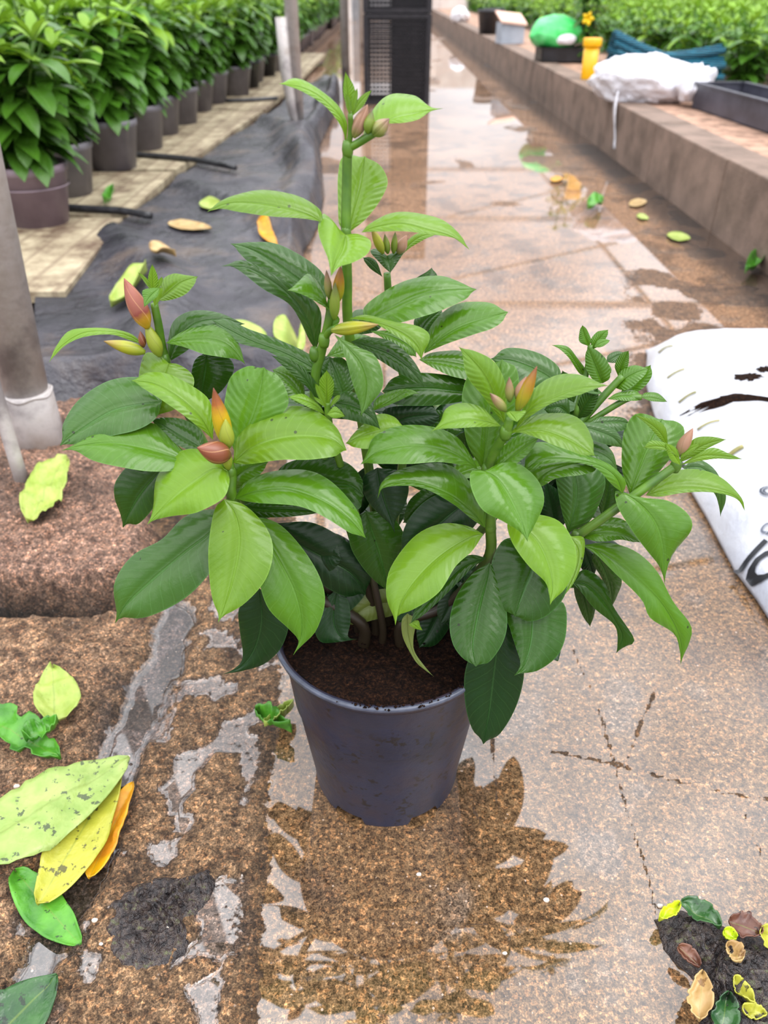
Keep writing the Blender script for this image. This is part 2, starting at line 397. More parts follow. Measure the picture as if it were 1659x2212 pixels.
LEAVES = """
# branch name cls yb yt | B | T | M | L | R
T leaf y 1 1|747,312|602,181|741,262 700,215 655,190|749,262 722,218 665,178 632,169|738,276 702,229 655,199 622,186
T leaf y 1 3|780,305|959,234|843,260 893,247 925,239|803,240 848,203 893,205 930,231|830,270 872,266 905,257 930,241
T shoot_leaf y 1 1|756,240|746,154|752,210 749,180|744,215 741,190 743,172|768,210 764,185 754,168
T shoot_leaf y .5 .5|760,252|804,194|775,225 790,207|768,222 786,203|784,230 796,208
T shoot_leaf y .5 .5|760,252|772,190|763,225 768,205|757,225 763,202|770,225 773,205
T shoot_leaf y .3 .3|757,252|748,202|752,230 750,215|748,232 746,215|758,232 755,212
T leaf y 1.5 5|753,503|788,337|764,455 777,405 785,365|733,485 730,430 731,370 742,337|795,468 836,405 828,366 805,345
T leaf y 0 0|697,480|447,458|660,462 590,444 520,437 478,443|690,452 640,421 570,411 505,422 470,438|660,473 590,467 520,459 478,451
T leaf y -.5 -7|746,507|715,597|744,520 736,545 724,568|728,490 700,464 687,490 697,530 709,562|775,505 800,520 795,548 760,567 733,577
T leaf y 1 1|781,502|1015,540|812,490 868,483 925,497 975,511|800,482 845,461 900,459 955,475 995,508|812,500 870,500 930,506 985,516
H leaf y 6 6|860,560|945,506|885,528 912,510|872,530 895,507 920,502|880,540 915,518
H leaf g 5 4|836,552|843,590|838,562 842,575|815,538 800,543 822,570|850,545 877,533 862,562
H leaf d 6 6|826,598|784,556|808,575 795,563|802,582 788,566|814,566 800,556
F leaf g 3 4|705,650|497,526|660,615 610,579 558,546 525,532|703,600 660,558 600,527 545,523|665,640 610,620 556,585 525,555
F leaf g 1 0|683,757|476,575|668,700 638,650 594,610 535,578|693,715 690,665 645,625 585,590 525,562|668,735 647,690 622,655 570,625 508,579
F leaf m -1 -2|703,727|620,627|708,675 685,648 650,632|722,710 733,688 700,662 652,636|703,660 690,615 667,590 643,610
F leaf y -1 -3|756,688|911,778|824,700 873,722 903,750|790,680 850,694 905,706 929,726 918,757|800,695 850,722 890,750 905,770
F leaf m 2 4|790,695|1030,625|848,664 905,639 960,628 1000,625|786,665 830,630 885,602 950,596 1000,612|830,700 870,697 935,676 1000,650 1023,632
F leaf d 5 6|885,625|933,578|900,605 918,590|893,605 920,588|935,622 945,598
F leaf m 2 3|916,764|1098,674|950,732 993,706 1045,688|926,715 955,675 1000,654 1050,652 1083,665|950,749 1000,730 1060,711 1090,690
F leaf g 5 6|900,735|955,668|912,710 930,688|895,690 925,668|930,722 957,690
F leaf m -3 -6|722,722|779,900|752,752 778,785 791,825 788,868|735,745 748,780 764,835 777,872|770,748 806,765 825,800 826,838 800,874
F leaf d 0 -2|758,738|918,838|800,750 845,768 885,797|790,728 840,735 880,763 908,803|785,757 820,778 860,804 900,826
F leaf m 1 0|800,715|900,772|850,728 885,748|850,715 893,735|840,738 880,765
F leaf m 0 2|705,770|810,730|750,755 785,740|740,725 780,722|750,772 790,762
F leaf g 4 6|745,720|830,690|780,700 810,692|765,672 805,672|790,722 820,710
F leaf g 1 3|688,803|455,690|657,784 609,760 548,738 495,712|681,775 640,750 590,729 540,712 490,689|660,803 620,782 570,755 510,738
F leaf g 0 1|745,865|712,772|735,830 722,795|703,845 695,805 700,780|765,835 758,795 738,772
F leaf d 2 3|640,810|745,790|680,795 715,790|670,775 710,770|680,825 720,815
G leaf g 3 4|365,782|530,700|385,735 420,700 470,690|362,745 375,695 415,671 470,675|400,760 440,730 490,715
G leaf m 2 1|358,741|530,787|400,735 450,733 495,747|390,718 430,703 475,703 510,733 524,765|395,749 440,764 480,772 510,776
G leaf d 4 3|447,760|437,872|444,790 438,830|420,780 412,830 420,855|490,770 505,800 478,845
G leaf y 1 -1|365,785|317,912|360,805 345,850 330,885|345,768 315,763 300,800 302,850 315,890|385,787 415,808 418,835 385,880 340,897
G leaf y 3 0|312,747|105,784|285,729 240,716 180,719 130,750|285,722 240,710 190,708 148,716 120,750|280,735 240,723 184,727 143,745 117,770
G shoot_leaf y 2 2|332,640|329,570|330,615 329,590|322,620 320,600 324,582|342,620 340,595 334,580
G shoot_leaf y 2 2|330,632|298,588|318,612 307,598|316,615 304,598|324,610 310,595
G shoot_leaf y 2 2|336,632|350,597|342,615 347,604|337,615 343,604|347,618 352,605
G leaf y 3 3|343,648|428,597|372,625 395,608|351,606 372,591 400,594|353,650 389,642 416,620
G shoot_leaf m 0 -1|346,622|311,664|332,632 318,648|328,622 308,628 310,648|340,640 322,655
G shoot_leaf y 1 1|334,662|345,620|337,645 342,630|328,640 333,625|344,650 352,628
B leaf g -1 -3|350,868|129,963|300,875 245,888 196,916 150,945|330,825 290,814 230,826 170,862 138,912 133,945|335,905 290,930 230,945 160,960
B leaf m -4 -4|430,1005|133,973|372,985 310,968 240,957 180,961|388,965 345,920 290,913 230,923 170,955|400,1015 345,1018 270,1012 200,994 165,975
B leaf y -4 -2|460,950|284,822|435,905 390,862 335,830|461,905 450,862 410,830 360,807 315,806|436,928 400,900 350,864 305,836
B leaf g -3 -1|440,970|325,905|395,945 355,920|435,935 400,907 355,902|425,975 390,965 350,935
B leaf y -6 -8|492,1018|318,1133|465,1012 425,1038 385,1068 345,1104|460,985 420,970 372,985 338,1030 331,1095|496,1040 480,1078 430,1106 375,1114 340,1122
B leaf d -3 -4|360,1000|265,1141|330,1035 300,1072 278,1110|290,1000 252,1035 248,1075 260,1112|355,1050 330,1098 300,1131 277,1132
B leaf g -4 -7|490,1110|248,1347|450,1155 400,1192 330,1252 275,1303|455,1100 400,1116 350,1165 285,1200 248,1258 250,1318|480,1180 452,1240 400,1292 320,1332 265,1336
B leaf y -7 -13|484,1078|471,1345|506,1105 517,1150 514,1200 500,1262 483,1315|464,1100 452,1165 451,1235 458,1290 469,1322|530,1092 575,1140 590,1190 575,1250 530,1302 485,1331
B leaf m -6 -11|545,1115|633,1416|575,1165 605,1215 635,1275 650,1335 650,1375|550,1180 558,1250 580,1315 625,1360 645,1385|600,1130 650,1180 690,1245 702,1300 685,1358 660,1388
B leaf k -4 -6|560,1270|476,1458|565,1340 550,1400 520,1440|518,1310 518,1360 524,1420 505,1445|620,1330 612,1390 575,1432 530,1448
B leaf y -5 -6|503,1000|749,973|545,968 600,948 660,942 715,949|512,945 548,905 610,878 670,880 722,918 746,958|530,1003 600,995 665,992 728,985
B leaf m -4 -2|508,980|570,793|535,925 552,880 564,835|488,920 486,860 498,815 535,791|570,930 620,880 615,835 595,806
B leaf m -6 -9|507,1078|790,1162|550,1062 610,1055 662,1067 712,1090 757,1124|530,1042 590,1017 660,1016 715,1040 760,1085 782,1125|560,1087 640,1092 700,1117 765,1156
B leaf d -2 -4|590,1030|786,1072|650,1040 710,1048 755,1050|620,1000 690,985 750,1000 782,1035|650,1070 720,1095 775,1100
B leaf d -3 -3|515,1090|700,1105|560,1098 620,1100|560,1085 640,1082|550,1115 610,1117 665,1112
B leaf m -4 -4|500,1062|580,998|512,1030 540,1010|500,1010 540,985|530,1048 562,1025
B leaf k -1 -2|600,1130|790,1285|640,1172 700,1205 760,1240|680,1130 760,1180 800,1240|620,1180 680,1250 740,1287
B leaf k -2 -5|730,1270|772,1381|722,1310 722,1350 740,1378|700,1300 680,1350 690,1385 720,1388|752,1300 757,1340 752,1375
B leaf o 0 -2|870,1300|750,1350|810,1305 775,1322|840,1272 785,1285 757,1310|850,1328 800,1341 765,1350
C leaf d -1 -3|790,1105|838,1278|803,1145 820,1195 832,1245|757,1130 757,1180 785,1228 820,1264|840,1110 873,1155 865,1195 845,1240
C leaf k -2 -4|815,1010|853,1153|822,1050 833,1090 845,1125|785,1030 790,1075 820,1112 842,1132|870,1020 883,1055 873,1095 854,1125
C leaf k -3 -4|1035,1075|866,1200|990,1097 950,1130 905,1165|1000,1065 940,1070 895,1105 870,1150|1030,1130 980,1170 920,1190
C leaf y -6 -11|1044,1154|854,1351|1015,1160 960,1193 910,1238 870,1293|1010,1136 955,1131 895,1160 845,1222 834,1280 847,1330|1020,1190 985,1222 950,1278 895,1315 860,1330
C leaf d -5 -9|1052,1205|887,1347|1000,1225 950,1275 910,1320|1010,1200 950,1240 895,1320|1015,1232 960,1287 915,1328
C leaf y -8 -8|888,1344|913,1362|896,1350 905,1357|884,1350 897,1358|903,1340 908,1352
C leaf o -6 -9|880,1325|938,1462|882,1370 893,1412 910,1440|868,1340 870,1375 889,1415 905,1437|898,1340 893,1380 896,1408 918,1440
C leaf m -5 -6|1032,1014|779,1003|1000,990 955,970 890,962 820,975|1018,985 985,943 930,920 865,919 810,942 793,975|1005,1006 955,999 890,1001 820,1002
C leaf m -6 -7|1048,1140|815,1078|1020,1105 975,1070 915,1046 865,1042 830,1050|1048,1095 1020,1045 970,1006 910,1002 855,1018 822,1045|1020,1122 975,1086 915,1055 865,1049 825,1056
C leaf m -4 -1|1042,1015|1085,776|1050,950 1058,880 1072,820|1010,960 1000,900 1000,840 1025,795|1075,975 1110,900 1121,830 1112,790
C leaf y -5 -5|1090,915|991,749|1070,862 1047,812 1018,775|1080,905 1040,852 1008,812 1000,772|1095,870 1090,825 1070,783 1030,760
C leaf y -6 -7|1083,921|929,934|1050,911 1010,907 965,915|1062,900 1040,880 1000,869 965,882 950,912|1050,922 1000,924 950,927
C shoot_leaf y -7 -8|1100,888|1117,912|1108,898 1113,905|1094,893 1103,904|1122,888 1136,888 1124,904
C leaf y -6 -6|1112,930|1316,833|1145,885 1200,857 1255,838|1128,890 1155,840 1200,810 1250,809 1295,826|1140,903 1195,870 1250,853 1295,837
C leaf y -6 -8|1098,938|1285,985|1130,930 1175,930 1225,948 1262,970|1120,918 1165,895 1220,893 1262,915 1282,955|1125,935 1170,950 1220,970 1262,984
C leaf g -3 -3|1235,985|1335,1017|1280,975 1315,990|1255,945 1290,946 1322,975|1280,1005 1315,1012
D leaf m -4 -5|1345,1066|1129,1023|1330,1030 1290,1003 1230,991 1175,992 1145,1007|1352,1040 1320,1005 1275,985 1215,965 1160,955 1136,985|1320,1045 1285,1010 1230,998 1175,1003 1145,1018
C leaf m -5 -5|1058,1025|1165,945|1085,1003 1115,980 1145,958|1066,995 1090,960 1125,938 1150,938|1085,1018 1120,998 1145,975
C leaf m -4 -3|1150,1055|1295,1005|1180,1022 1230,1004 1265,1000|1140,1020 1180,1000 1240,992|1172,1050 1200,1034 1245,1027 1283,1019
C leaf m -7 -11|1045,1018|1140,1171|1070,1030 1092,1060 1112,1098 1130,1138|1018,1018 1018,1055 1040,1100 1085,1125 1122,1148|1085,1000 1125,1003 1162,1040 1175,1085 1155,1135 1143,1158
C leaf y -6 -11|1100,1120|1188,1307|1130,1140 1160,1170 1182,1215 1193,1262|1096,1140 1110,1180 1145,1225 1178,1258 1186,1285|1150,1110 1205,1125 1238,1170 1246,1215 1225,1265 1198,1296
C leaf y -4 -8|1232,1158|1215,1292|1250,1190 1243,1235|1235,1190 1228,1240|1262,1163 1258,1215 1240,1258
C leaf d -5 -9|1150,1165|1112,1332|1152,1225 1135,1268 1119,1310|1090,1165 1062,1215 1065,1270 1085,1315|1215,1220 1222,1280 1185,1328 1140,1343
C leaf d -6 -12.5|1058,1215|1028,1440|1053,1250 1040,1295 1028,1350 1021,1400|1020,1240 985,1290 971,1345 980,1395 1008,1430|1085,1270 1096,1340 1085,1390 1055,1432
C leaf d -7 -12|1150,1290|1110,1460|1151,1340 1146,1390 1130,1440|1090,1310 1102,1360 1115,1400 1124,1435|1215,1300 1224,1360 1205,1415 1165,1447 1130,1455
C leaf k -7.5 -11.5|1085,1330|1044,1608|1074,1400 1065,1470 1058,1530 1050,1575|1030,1390 1005,1450 1005,1520 1020,1575|1110,1380 1132,1440 1118,1520 1080,1585
D leaf m -2 2|1361,1070|1430,905|1372,1035 1390,990 1413,940|1345,1020 1343,970 1350,925 1372,895 1405,897|1400,1045 1440,1000 1472,960 1478,925 1455,908
D leaf y -2 -2|1395,1070|1609,1104|1430,1060 1480,1053 1540,1058 1590,1073|1420,1035 1460,1016 1515,1016 1565,1036 1605,1080|1425,1073 1480,1064 1540,1064 1590,1077
D leaf m -4 -7|1346,1063|1436,1262|1385,1090 1415,1130 1430,1180 1434,1225|1329,1062 1335,1095 1365,1147 1400,1192 1425,1225|1390,1075 1445,1082 1485,1110 1492,1145 1455,1197 1440,1235
D leaf m -3 -5|1258,1178|1470,1436|1300,1193 1350,1228 1395,1268 1430,1305 1458,1352 1472,1395|1310,1172 1370,1190 1420,1235 1455,1300 1492,1350 1490,1385|1290,1200 1330,1240 1385,1295 1405,1335 1455,1368 1467,1400
D leaf d -2 -4|1232,1258|1331,1411|1270,1265 1305,1300 1332,1345 1345,1375|1262,1230 1305,1257 1325,1310 1370,1380 1352,1397|1252,1275 1285,1315 1325,1348 1334,1375
D leaf g -2 0|1227,1152|1240,1000|1238,1110 1245,1065 1242,1030|1215,1110 1205,1060 1203,1020|1275,1125 1305,1060 1302,1020 1275,1000
D leaf g 0 1|1300,1115|1322,1000|1312,1075 1318,1035|1290,1080 1293,1030|1332,1090 1338,1035
D leaf m -3 -3|1258,1162|1383,1172|1290,1150 1335,1152 1365,1163|1270,1130 1310,1117 1350,1125 1375,1155|1295,1170 1340,1166 1368,1171
D leaf g 0 0|1285,1190|1322,1312|1308,1235 1320,1275|1278,1212 1300,1250 1310,1285|1325,1215 1343,1255 1332,1290
D leaf d -1 -1|1248,1235|1275,1355|1262,1290 1270,1325|1240,1275 1256,1325|1285,1290 1284,1325
D leaf k 0 0|1262,1180|1282,1247|1270,1205 1278,1228|1252,1215 1262,1235|1287,1205 1288,1228
D leaf g 2 1|1475,1010|1556,1117|1520,1012 1555,1060|1505,992 1545,1015 1568,1070|1500,1032 1540,1062 1552,1090
D shoot_leaf y -2 -2|1443,967|1371,896|1430,940 1408,918|1425,948 1398,918|1438,925 1418,908 1395,902
D shoot_leaf y -3 -3|1466,988|1390,967|1450,972 1420,964|1450,963 1424,953 1404,953|1440,974 1409,970
D shoot_leaf y -3 -3|1470,1005|1438,958|1458,985 1448,968|1450,995 1440,972|1465,975 1452,962
D shoot_leaf y -2 -2|1465,1000|1570,949|1500,972 1535,956|1483,965 1503,946 1535,943|1491,990 1530,968
D shoot_leaf y -2.5 -2.5|1470,1005|1605,992|1515,985 1560,985|1500,985 1539,967 1575,980|1500,998 1545,991 1580,992
D shoot_leaf y -3 -3|1468,990|1513,960|1485,973 1500,965|1478,972 1498,960|1490,980 1505,967
C leaf g -3 -3|1240,915|1345,968|1290,930 1325,945|1280,913 1325,927 1343,950|1275,948 1310,960
C leaf g 2 3|1270,915|1362,915|1300,912 1335,910|1300,900 1345,902|1300,932 1345,930
E leaf m 6 6|1262,812|1191,745|1245,785 1225,758|1250,805 1230,775 1210,755|1266,800 1245,770 1228,750 1210,745
E leaf m 5 5|1302,828|1270,749|1290,800 1278,770|1285,825 1268,800 1264,770|1318,815 1312,780 1290,757
E leaf m 6 6|1272,748|1258,702|1265,730 1260,715|1252,738 1252,715|1277,735 1268,712
E leaf m 6 6|1280,755|1314,712|1290,738 1302,722|1276,735 1288,718 1300,714|1298,745 1312,725
E leaf m 5.5 5.5|1283,750|1318,735|1295,742 1306,737|1292,734 1306,732|1298,750 1312,742
E leaf m 6 6|1335,812|1358,757|1342,790 1352,770|1328,790 1340,765|1355,795 1359,770
E leaf m 6 6|1320,806|1296,772|1310,795 1302,782|1306,800 1296,786|1320,795 1309,778
E leaf g 6.5 7|1310,782|1352,762|1325,772 1340,765|1313,768 1330,759|1328,784 1345,773
E leaf m 5 5|1328,838|1402,797|1350,818 1378,803|1338,805 1370,789|1352,842 1386,818
E leaf m 6 6|1340,852|1406,788|1368,830 1390,808|1355,815 1388,795|1380,845 1407,815
E leaf m 4 4|1312,862|1388,863|1340,855 1368,855|1335,848 1373,843|1340,865 1370,866
E leaf m 4 4|1383,858|1442,868|1405,858 1425,862|1395,848 1422,850|1405,866 1425,868
E leaf g 4 4|1302,850|1262,846|1290,846 1275,846|1290,840 1272,841|1290,852 1275,850
E leaf d 4 4|1248,905|1292,838|1262,880 1278,858|1248,870 1265,845|1275,895 1292,860
E leaf g 3 4|1215,835|1060,775|1170,805 1110,780|1205,790 1150,758 1095,752|1190,835 1140,835 1085,800
E leaf d 3 3|1232,897|1175,885|1210,880 1190,880|1225,860 1190,868|1215,902 1190,897
E leaf d 4 4|1240,870|1215,800|1232,845 1222,820|1218,855 1205,825|1245,850 1235,815
H leaf m 2 2|905,777|1045,800|960,782 1005,790|935,761 990,758 1030,775|940,797 985,815 1025,820
H leaf d 1 0|1040,850|825,845|990,845 930,838 870,840|1000,818 930,806 865,810 835,828|1000,867 930,876 860,875 835,862
I leaf m -1 -1|805,888|908,851|840,868 878,847|812,862 850,843 885,841|845,873 888,853
H leaf k 0 -1|830,930|950,897|870,905 915,897|830,885 890,876 935,880|870,935 920,925 948,908
C leaf y -3 -4|870,920|746,958|825,930 780,942|850,900 815,896 775,925|840,950 800,968 765,966
I leaf d -3 -4|720,870|822,928|760,878 800,900|745,845 790,860 808,885|735,900 775,912 805,920
I leaf m -1 0|660,872|588,798|640,840 615,815|655,820 640,793 610,790|640,870 615,850 600,825
I leaf d -1.5 -.5|697,890|585,767|665,825 630,790|692,845 670,810 630,778|675,850 645,820 605,785
I leaf y -3 -3|703,896|621,857|680,875 650,862|690,876 660,853 640,852|685,888 655,874 635,864
I shoot_leaf y -3 -3|708,882|706,799|706,855 706,825|693,850 690,823 699,808|719,850 721,826 712,808
I shoot_leaf y -3.5 -3.5|705,882|681,827|695,860 687,842|690,862 682,842|702,858 692,838
I shoot_leaf y -3.6 -3.6|703,880|676,856|693,870 684,863|692,873 683,866|697,867 686,860
I shoot_leaf y -3.6 -3.6|713,880|735,853|722,865 730,857|717,866 726,855|728,868 735,858
I shoot_leaf y -4 -4|706,895|746,900|722,890 736,893|722,878 736,887|720,903 735,902
H leaf d 3 4|1000,930|900,900|965,915 930,905|975,895 935,885|970,945 925,930
C leaf d -1 -2|1010,1000|1005,930|1008,975 1007,950|985,985 980,950|1030,980 1030,945
C leaf d -2 -2|960,1060|870,1130|930,1080 900,1105|930,1050 885,1080|950,1100 905,1130
C leaf k -2 -4|1000,1240|950,1350|985,1280 965,1320|970,1260 945,1310|1010,1290 985,1335
D leaf k 1 2|1200,1150|1180,1040|1195,1110 1187,1070|1165,1110 1155,1070|1225,1120 1215,1070
B leaf k 0 -1|730,1280|690,1210|700,1265 690,1240|700,1290 670,1250|725,1255 710,1220
F leaf k 1 0|790,1300|880,1240|820,1265 850,1245|800,1250 840,1225|840,1290 875,1265
F leaf k 0 -3|780,1240|720,1330|750,1270 730,1300|735,1250 705,1290|790,1280 750,1325
C leaf k 0 -3|930,1260|850,1340|900,1290 870,1320|890,1265 850,1300|930,1310 885,1345
C leaf k -1 -3|960,1290|905,1400|945,1330 925,1370|915,1310 900,1360|975,1340 945,1390
C leaf k 1 0|1010,1180|900,1230|960,1190 925,1210|985,1150 930,1165|990,1225 935,1245
B leaf k 0 -2|640,1170|740,1210|670,1185 710,1195|660,1140 715,1155|660,1220 710,1235
F leaf k 2 2|720,980|660,1100|705,1020 680,1060|680,1000 650,1050|735,1030 705,1085
T leaf k 2 2|800,1000|760,1120|790,1040 775,1080|765,1030 745,1080|815,1045 790,1100
H leaf k 2 2|880,950|970,1010|910,965 940,985|895,925 945,955|890,990 935,1015
C leaf k -1 -2|1080,1180|1180,1240|1110,1200 1150,1220|1110,1165 1160,1190|1095,1235 1145,1255
D leaf k -1 -2|1200,1200|1130,1290|1180,1235 1155,1265|1160,1215 1130,1250|1205,1250 1170,1290
"""
# ---------------- the potted plant ----------------
def parse(l):
    h, B, T, M, L, R = l.split('|'); pt = lambda s: [tuple(map(float, q.split(','))) for q in s.split()]
    br, nm, cl, yb, yt = h.split()
    return br, nm, cl, float(yb)/100, float(yt)/100, pt(B)[0], pt(T)[0], pt(M), pt(L), pt(R)
NL, NS = 30, 7
def leaf_mesh(B, T, M, L, R, yb, yt, seed=0, k=.95, bul=.16, ring=None):
    rnd = random.Random(seed)
    mid = cr([B]+M+[T], NL); le = cr([B]+L+[T], NL); re = cr([B]+R+[T], NL)
    mpp = Y0/F*1.25; verts = []; uv = []
    t = np.linspace(0, 1, NL); off = yb+(yt-yb)*t**1.15
    MP = np.array([PY(mid[i][0], mid[i][1], off[i]) for i in range(NL)])
    def edge(E):
        o = []
        for i in range(NL):
            up = (mid[i][1]-E[i][1])*mpp
            o.append(PY(E[i][0], E[i][1], off[i]+k*up))
        return np.array(o)
    LP, RP = edge(le), edge(re)
    Tn = np.gradient(MP, axis=0); Nn = np.cross(Tn, RP-LP); nn = np.linalg.norm(Nn, axis=1)[:, None]
    Nn = Nn/np.maximum(nn, 1e-9); camv = np.array([0, 0, CAMH+.5])-MP
    sgn = np.sign(np.sum(Nn*camv, axis=1)); s0 = 1 if sgn.sum() >= 0 else -1; Nn = Nn*s0
    f1, p1 = rnd.uniform(1.5, 2.6), rnd.uniform(0, 6.3)
    for i in range(NL):
        nf_ = .45+.55*min(1, (1-t[i])/.11) if ring is None else 1
        wl = np.linalg.norm(LP[i]-MP[i]); wr = np.linalg.norm(RP[i]-MP[i])
        for j in range(-NS, NS+1):
            s = abs(j)/NS; E, w = (LP, wl) if j < 0 else (RP, wr)
            P = MP[i]*(1-s*nf_)+E[i]*s*nf_
            hgt = bul*w*math.sin(math.pi*s**.8) + .035*w*s*math.sin(f1*2*math.pi*t[i]+p1+(j < 0)*1.3)*math.sin(math.pi*t[i])
            hgt += .009*w*math.sin(2*math.pi*(t[i]*10-s*1.8))*math.sin(math.pi*s)
            verts.append(P+Nn[i]*hgt); uv.append((.5+.5*j/NS, t[i]))
    c = 2*NS+1
    fs = [(i*c+j, i*c+j+1, (i+1)*c+j+1, (i+1)*c+j) for i in range(NL-1) for j in range(c-1)]
    # upper face towards s0
    a, b, c2, d = (verts[q] for q in fs[len(fs)//2]); nf = np.cross(b-a, d-a)
    if nf.dot(Nn[NL//2]) < 0: fs = [f[::-1] for f in fs]
    return verts, fs, uv

PX0 = .003; POT = (PX0, Y0)
plant = empty('potted_shrub', (PX0, Y0, 0))
tag(plant, 'large glossy-leaved shrub with unopened buds in a dark slate plastic pot, the nearest plant', 'potted plant')
parts = []
# pot
RT, RB, PH = .121, .088, .240
potm, n, p, o = mat_new('slate_plastic')
g = N(n, 'ShaderNodeTexCoord').outputs['Object']
c = cramp(n, noise(n, g, 9, 3), [(.35, srgb(28, 29, 42)), (.6, srgb(40, 42, 60)), (.75, srgb(50, 42, 50))])
st = math_(n, 'MULTIPLY', cramp(n, noise(n, g, 95, 3, .6), [(.585, (0, 0, 0, 1)), (.61, (1, 1, 1, 1))]), cramp(n, noise(n, g, 16, 2), [(.38, (0, 0, 0, 1)), (.52, (1, 1, 1, 1))]))
c = mixc(n, math_(n, 'MULTIPLY', st, .85), c, (.012, .009, .008, 1))
sx = N(n, 'ShaderNodeSeparateXYZ'); n.links.new(g, sx.inputs[0])
mud = math_(n, 'MULTIPLY', cramp(n, noise(n, g, 30, 4, .7), [(.42, (0, 0, 0, 1)), (.62, (1, 1, 1, 1))]), math_(n, 'MULTIPLY', math_(n, 'ABSOLUTE', math_(n, 'SUBTRACT', sx.outputs[0], PX0)), 6.0, clamp=True))
c = mixc(n, mud, c, srgb(62, 46, 42))
n.links.new(c, p.inputs['Base Color']); p.inputs['Roughness'].default_value = .42; p.inputs['Specular IOR Level'].default_value = .22
n.links.new(bump(n, noise(n, g, 90, 3), .0006), p.inputs['Normal'])
K = 240; prof = [(RB, 0), (RB+.001, .02), (RB+(RT-.006-RB)*.5, PH*.5), (RT-.006, PH-.014), (RT-.005, PH-.011), (RT, PH-.009), (RT+.0012, PH-.005), (RT, PH), (RT-.004, PH+.0005), (RT-.006, PH-.004), (RT-.0075, PH-.012), (RB+(RT-RB)*.55, PH*.6)]
vs = []
for i, (r, z) in enumerate(prof):
    for j in range(K):
        a = 2*math.pi*j/K
        zz = z
        ph = (math.degrees(a)-270+180) % 60 - 0
        d60 = min((math.degrees(a)-270) % 60, 60-(math.degrees(a)-270) % 60)
        if i == 0: zz = 0.0 if d60 < 17 else .011*min(1, (d60-17)/2.0)
        rr = r + (.0006*math.cos(6*a) if i < 5 else 0)
        vs.append((PX0+rr*math.cos(a), Y0+rr*math.sin(a), zz+.0005))
fs = [(i*K+j, i*K+(j+1) % K, (i+1)*K+(j+1) % K, (i+1)*K+j) for i in range(len(prof)-1) for j in range(K)]
pot = obj('pot', vs, fs, potm); parts.append(pot)
mb = MB(); mb.lathe([(RB-.004, .012), (RB*.5, .012), (.001, .012)], PX0, Y0, 48); parts.append(mb.build('pot_base', potm))
rim = MB(); ang = np.linspace(0, 2*math.pi, 97)
rim.tube([(PX0+(RT-.001)*math.cos(a), Y0+(RT-.001)*math.sin(a), PH-.002) for a in ang], .0032, 8, cap=False)
rimm = simple('pot_rim_plastic', srgb(54, 58, 72), srgb(76, 82, 98), .3, 60)
parts.append(rim.build('pot_rim', rimm))
# compost in the pot
cm, n, p, o = mat_new('dark_compost'); g = N(n, 'ShaderNodeTexCoord').outputs['Object']
n.links.new(cramp(n, noise(n, g, 260, 5, .75), [(.36, (.002, .001, .001, 1)), (.49, (.010, .004, .0024, 1)), (.62, (.036, .015, .007, 1)), (.76, (.13, .06, .03, 1))]), p.inputs['Base Color'])
p.inputs['Roughness'].default_value = .9; p.inputs['Specular IOR Level'].default_value = .12; n.links.new(bump(n, noise(n, g, 300, 5, .7), .004), p.inputs['Normal'])
vs = [(PX0, Y0, PH-.006)]; fs = []; NR, NA = 46, 150
for i in range(1, NR+1):
    r = (RT-.005)*i/NR
    for j in range(NA):
        a = 2*math.pi*j/NA; x_, y_ = PX0+r*math.cos(a), Y0+r*math.sin(a)
        z_ = PH-.012+.004*math.sin(3.1*a+.8)*(i/NR)+.013*(float(fbm(x_*90, y_*90, 81))-.5)+.012*(float(fbm(x_*28, y_*28, 82))-.5)+.006*max(0, -math.sin(a+.1))*(i/NR)
        vs.append((x_, y_, z_))
fs += [(0, 1+j, 1+(j+1) % NA) for j in range(NA)]
fs += [(1+i*NA+j, 1+(i+1)*NA+j, 1+(i+1)*NA+(j+1) % NA, 1+i*NA+(j+1) % NA) for i in range(NR-1) for j in range(NA)]
soil = obj('compost', vs, fs, cm); parts.append(soil)
# crumbs on the compost and over the rim
mb = MB(); rr_ = random.Random(4)
for i in range(420):
    r = (RT-.004)*math.sqrt(rr_.random()); a = rr_.random()*6.283
    if i > 330: a = rr_.uniform(4.3, 5.5); r = RT+rr_.uniform(-.006, .003)
    x_, y_ = PX0+r*math.cos(a), Y0+r*math.sin(a); s = rr_.uniform(.0008, .0026)
    z_ = PH-.008+.006*rr_.random() if r < RT-.006 else PH+.002
    M_ = [(x_+s*rr_.uniform(.5, 1)*dx, y_+s*rr_.uniform(.5, 1)*dy, z_+s*rr_.uniform(.5, 1)*dz) for dx, dy, dz in ((1, 0, 0), (-1, 0, 0), (0, 1, 0), (0, -1, 0), (0, 0, 1), (0, 0, -1))]
    mb.add(M_, [(0, 2, 4), (2, 1, 4), (1, 3, 4), (3, 0, 4), (2, 0, 5), (1, 2, 5), (3, 1, 5), (0, 3, 5)])
cr_ = mb.build('compost_crumbs', cm, smooth=False); cr_['kind'] = 'stuff'; parts.append(cr_)

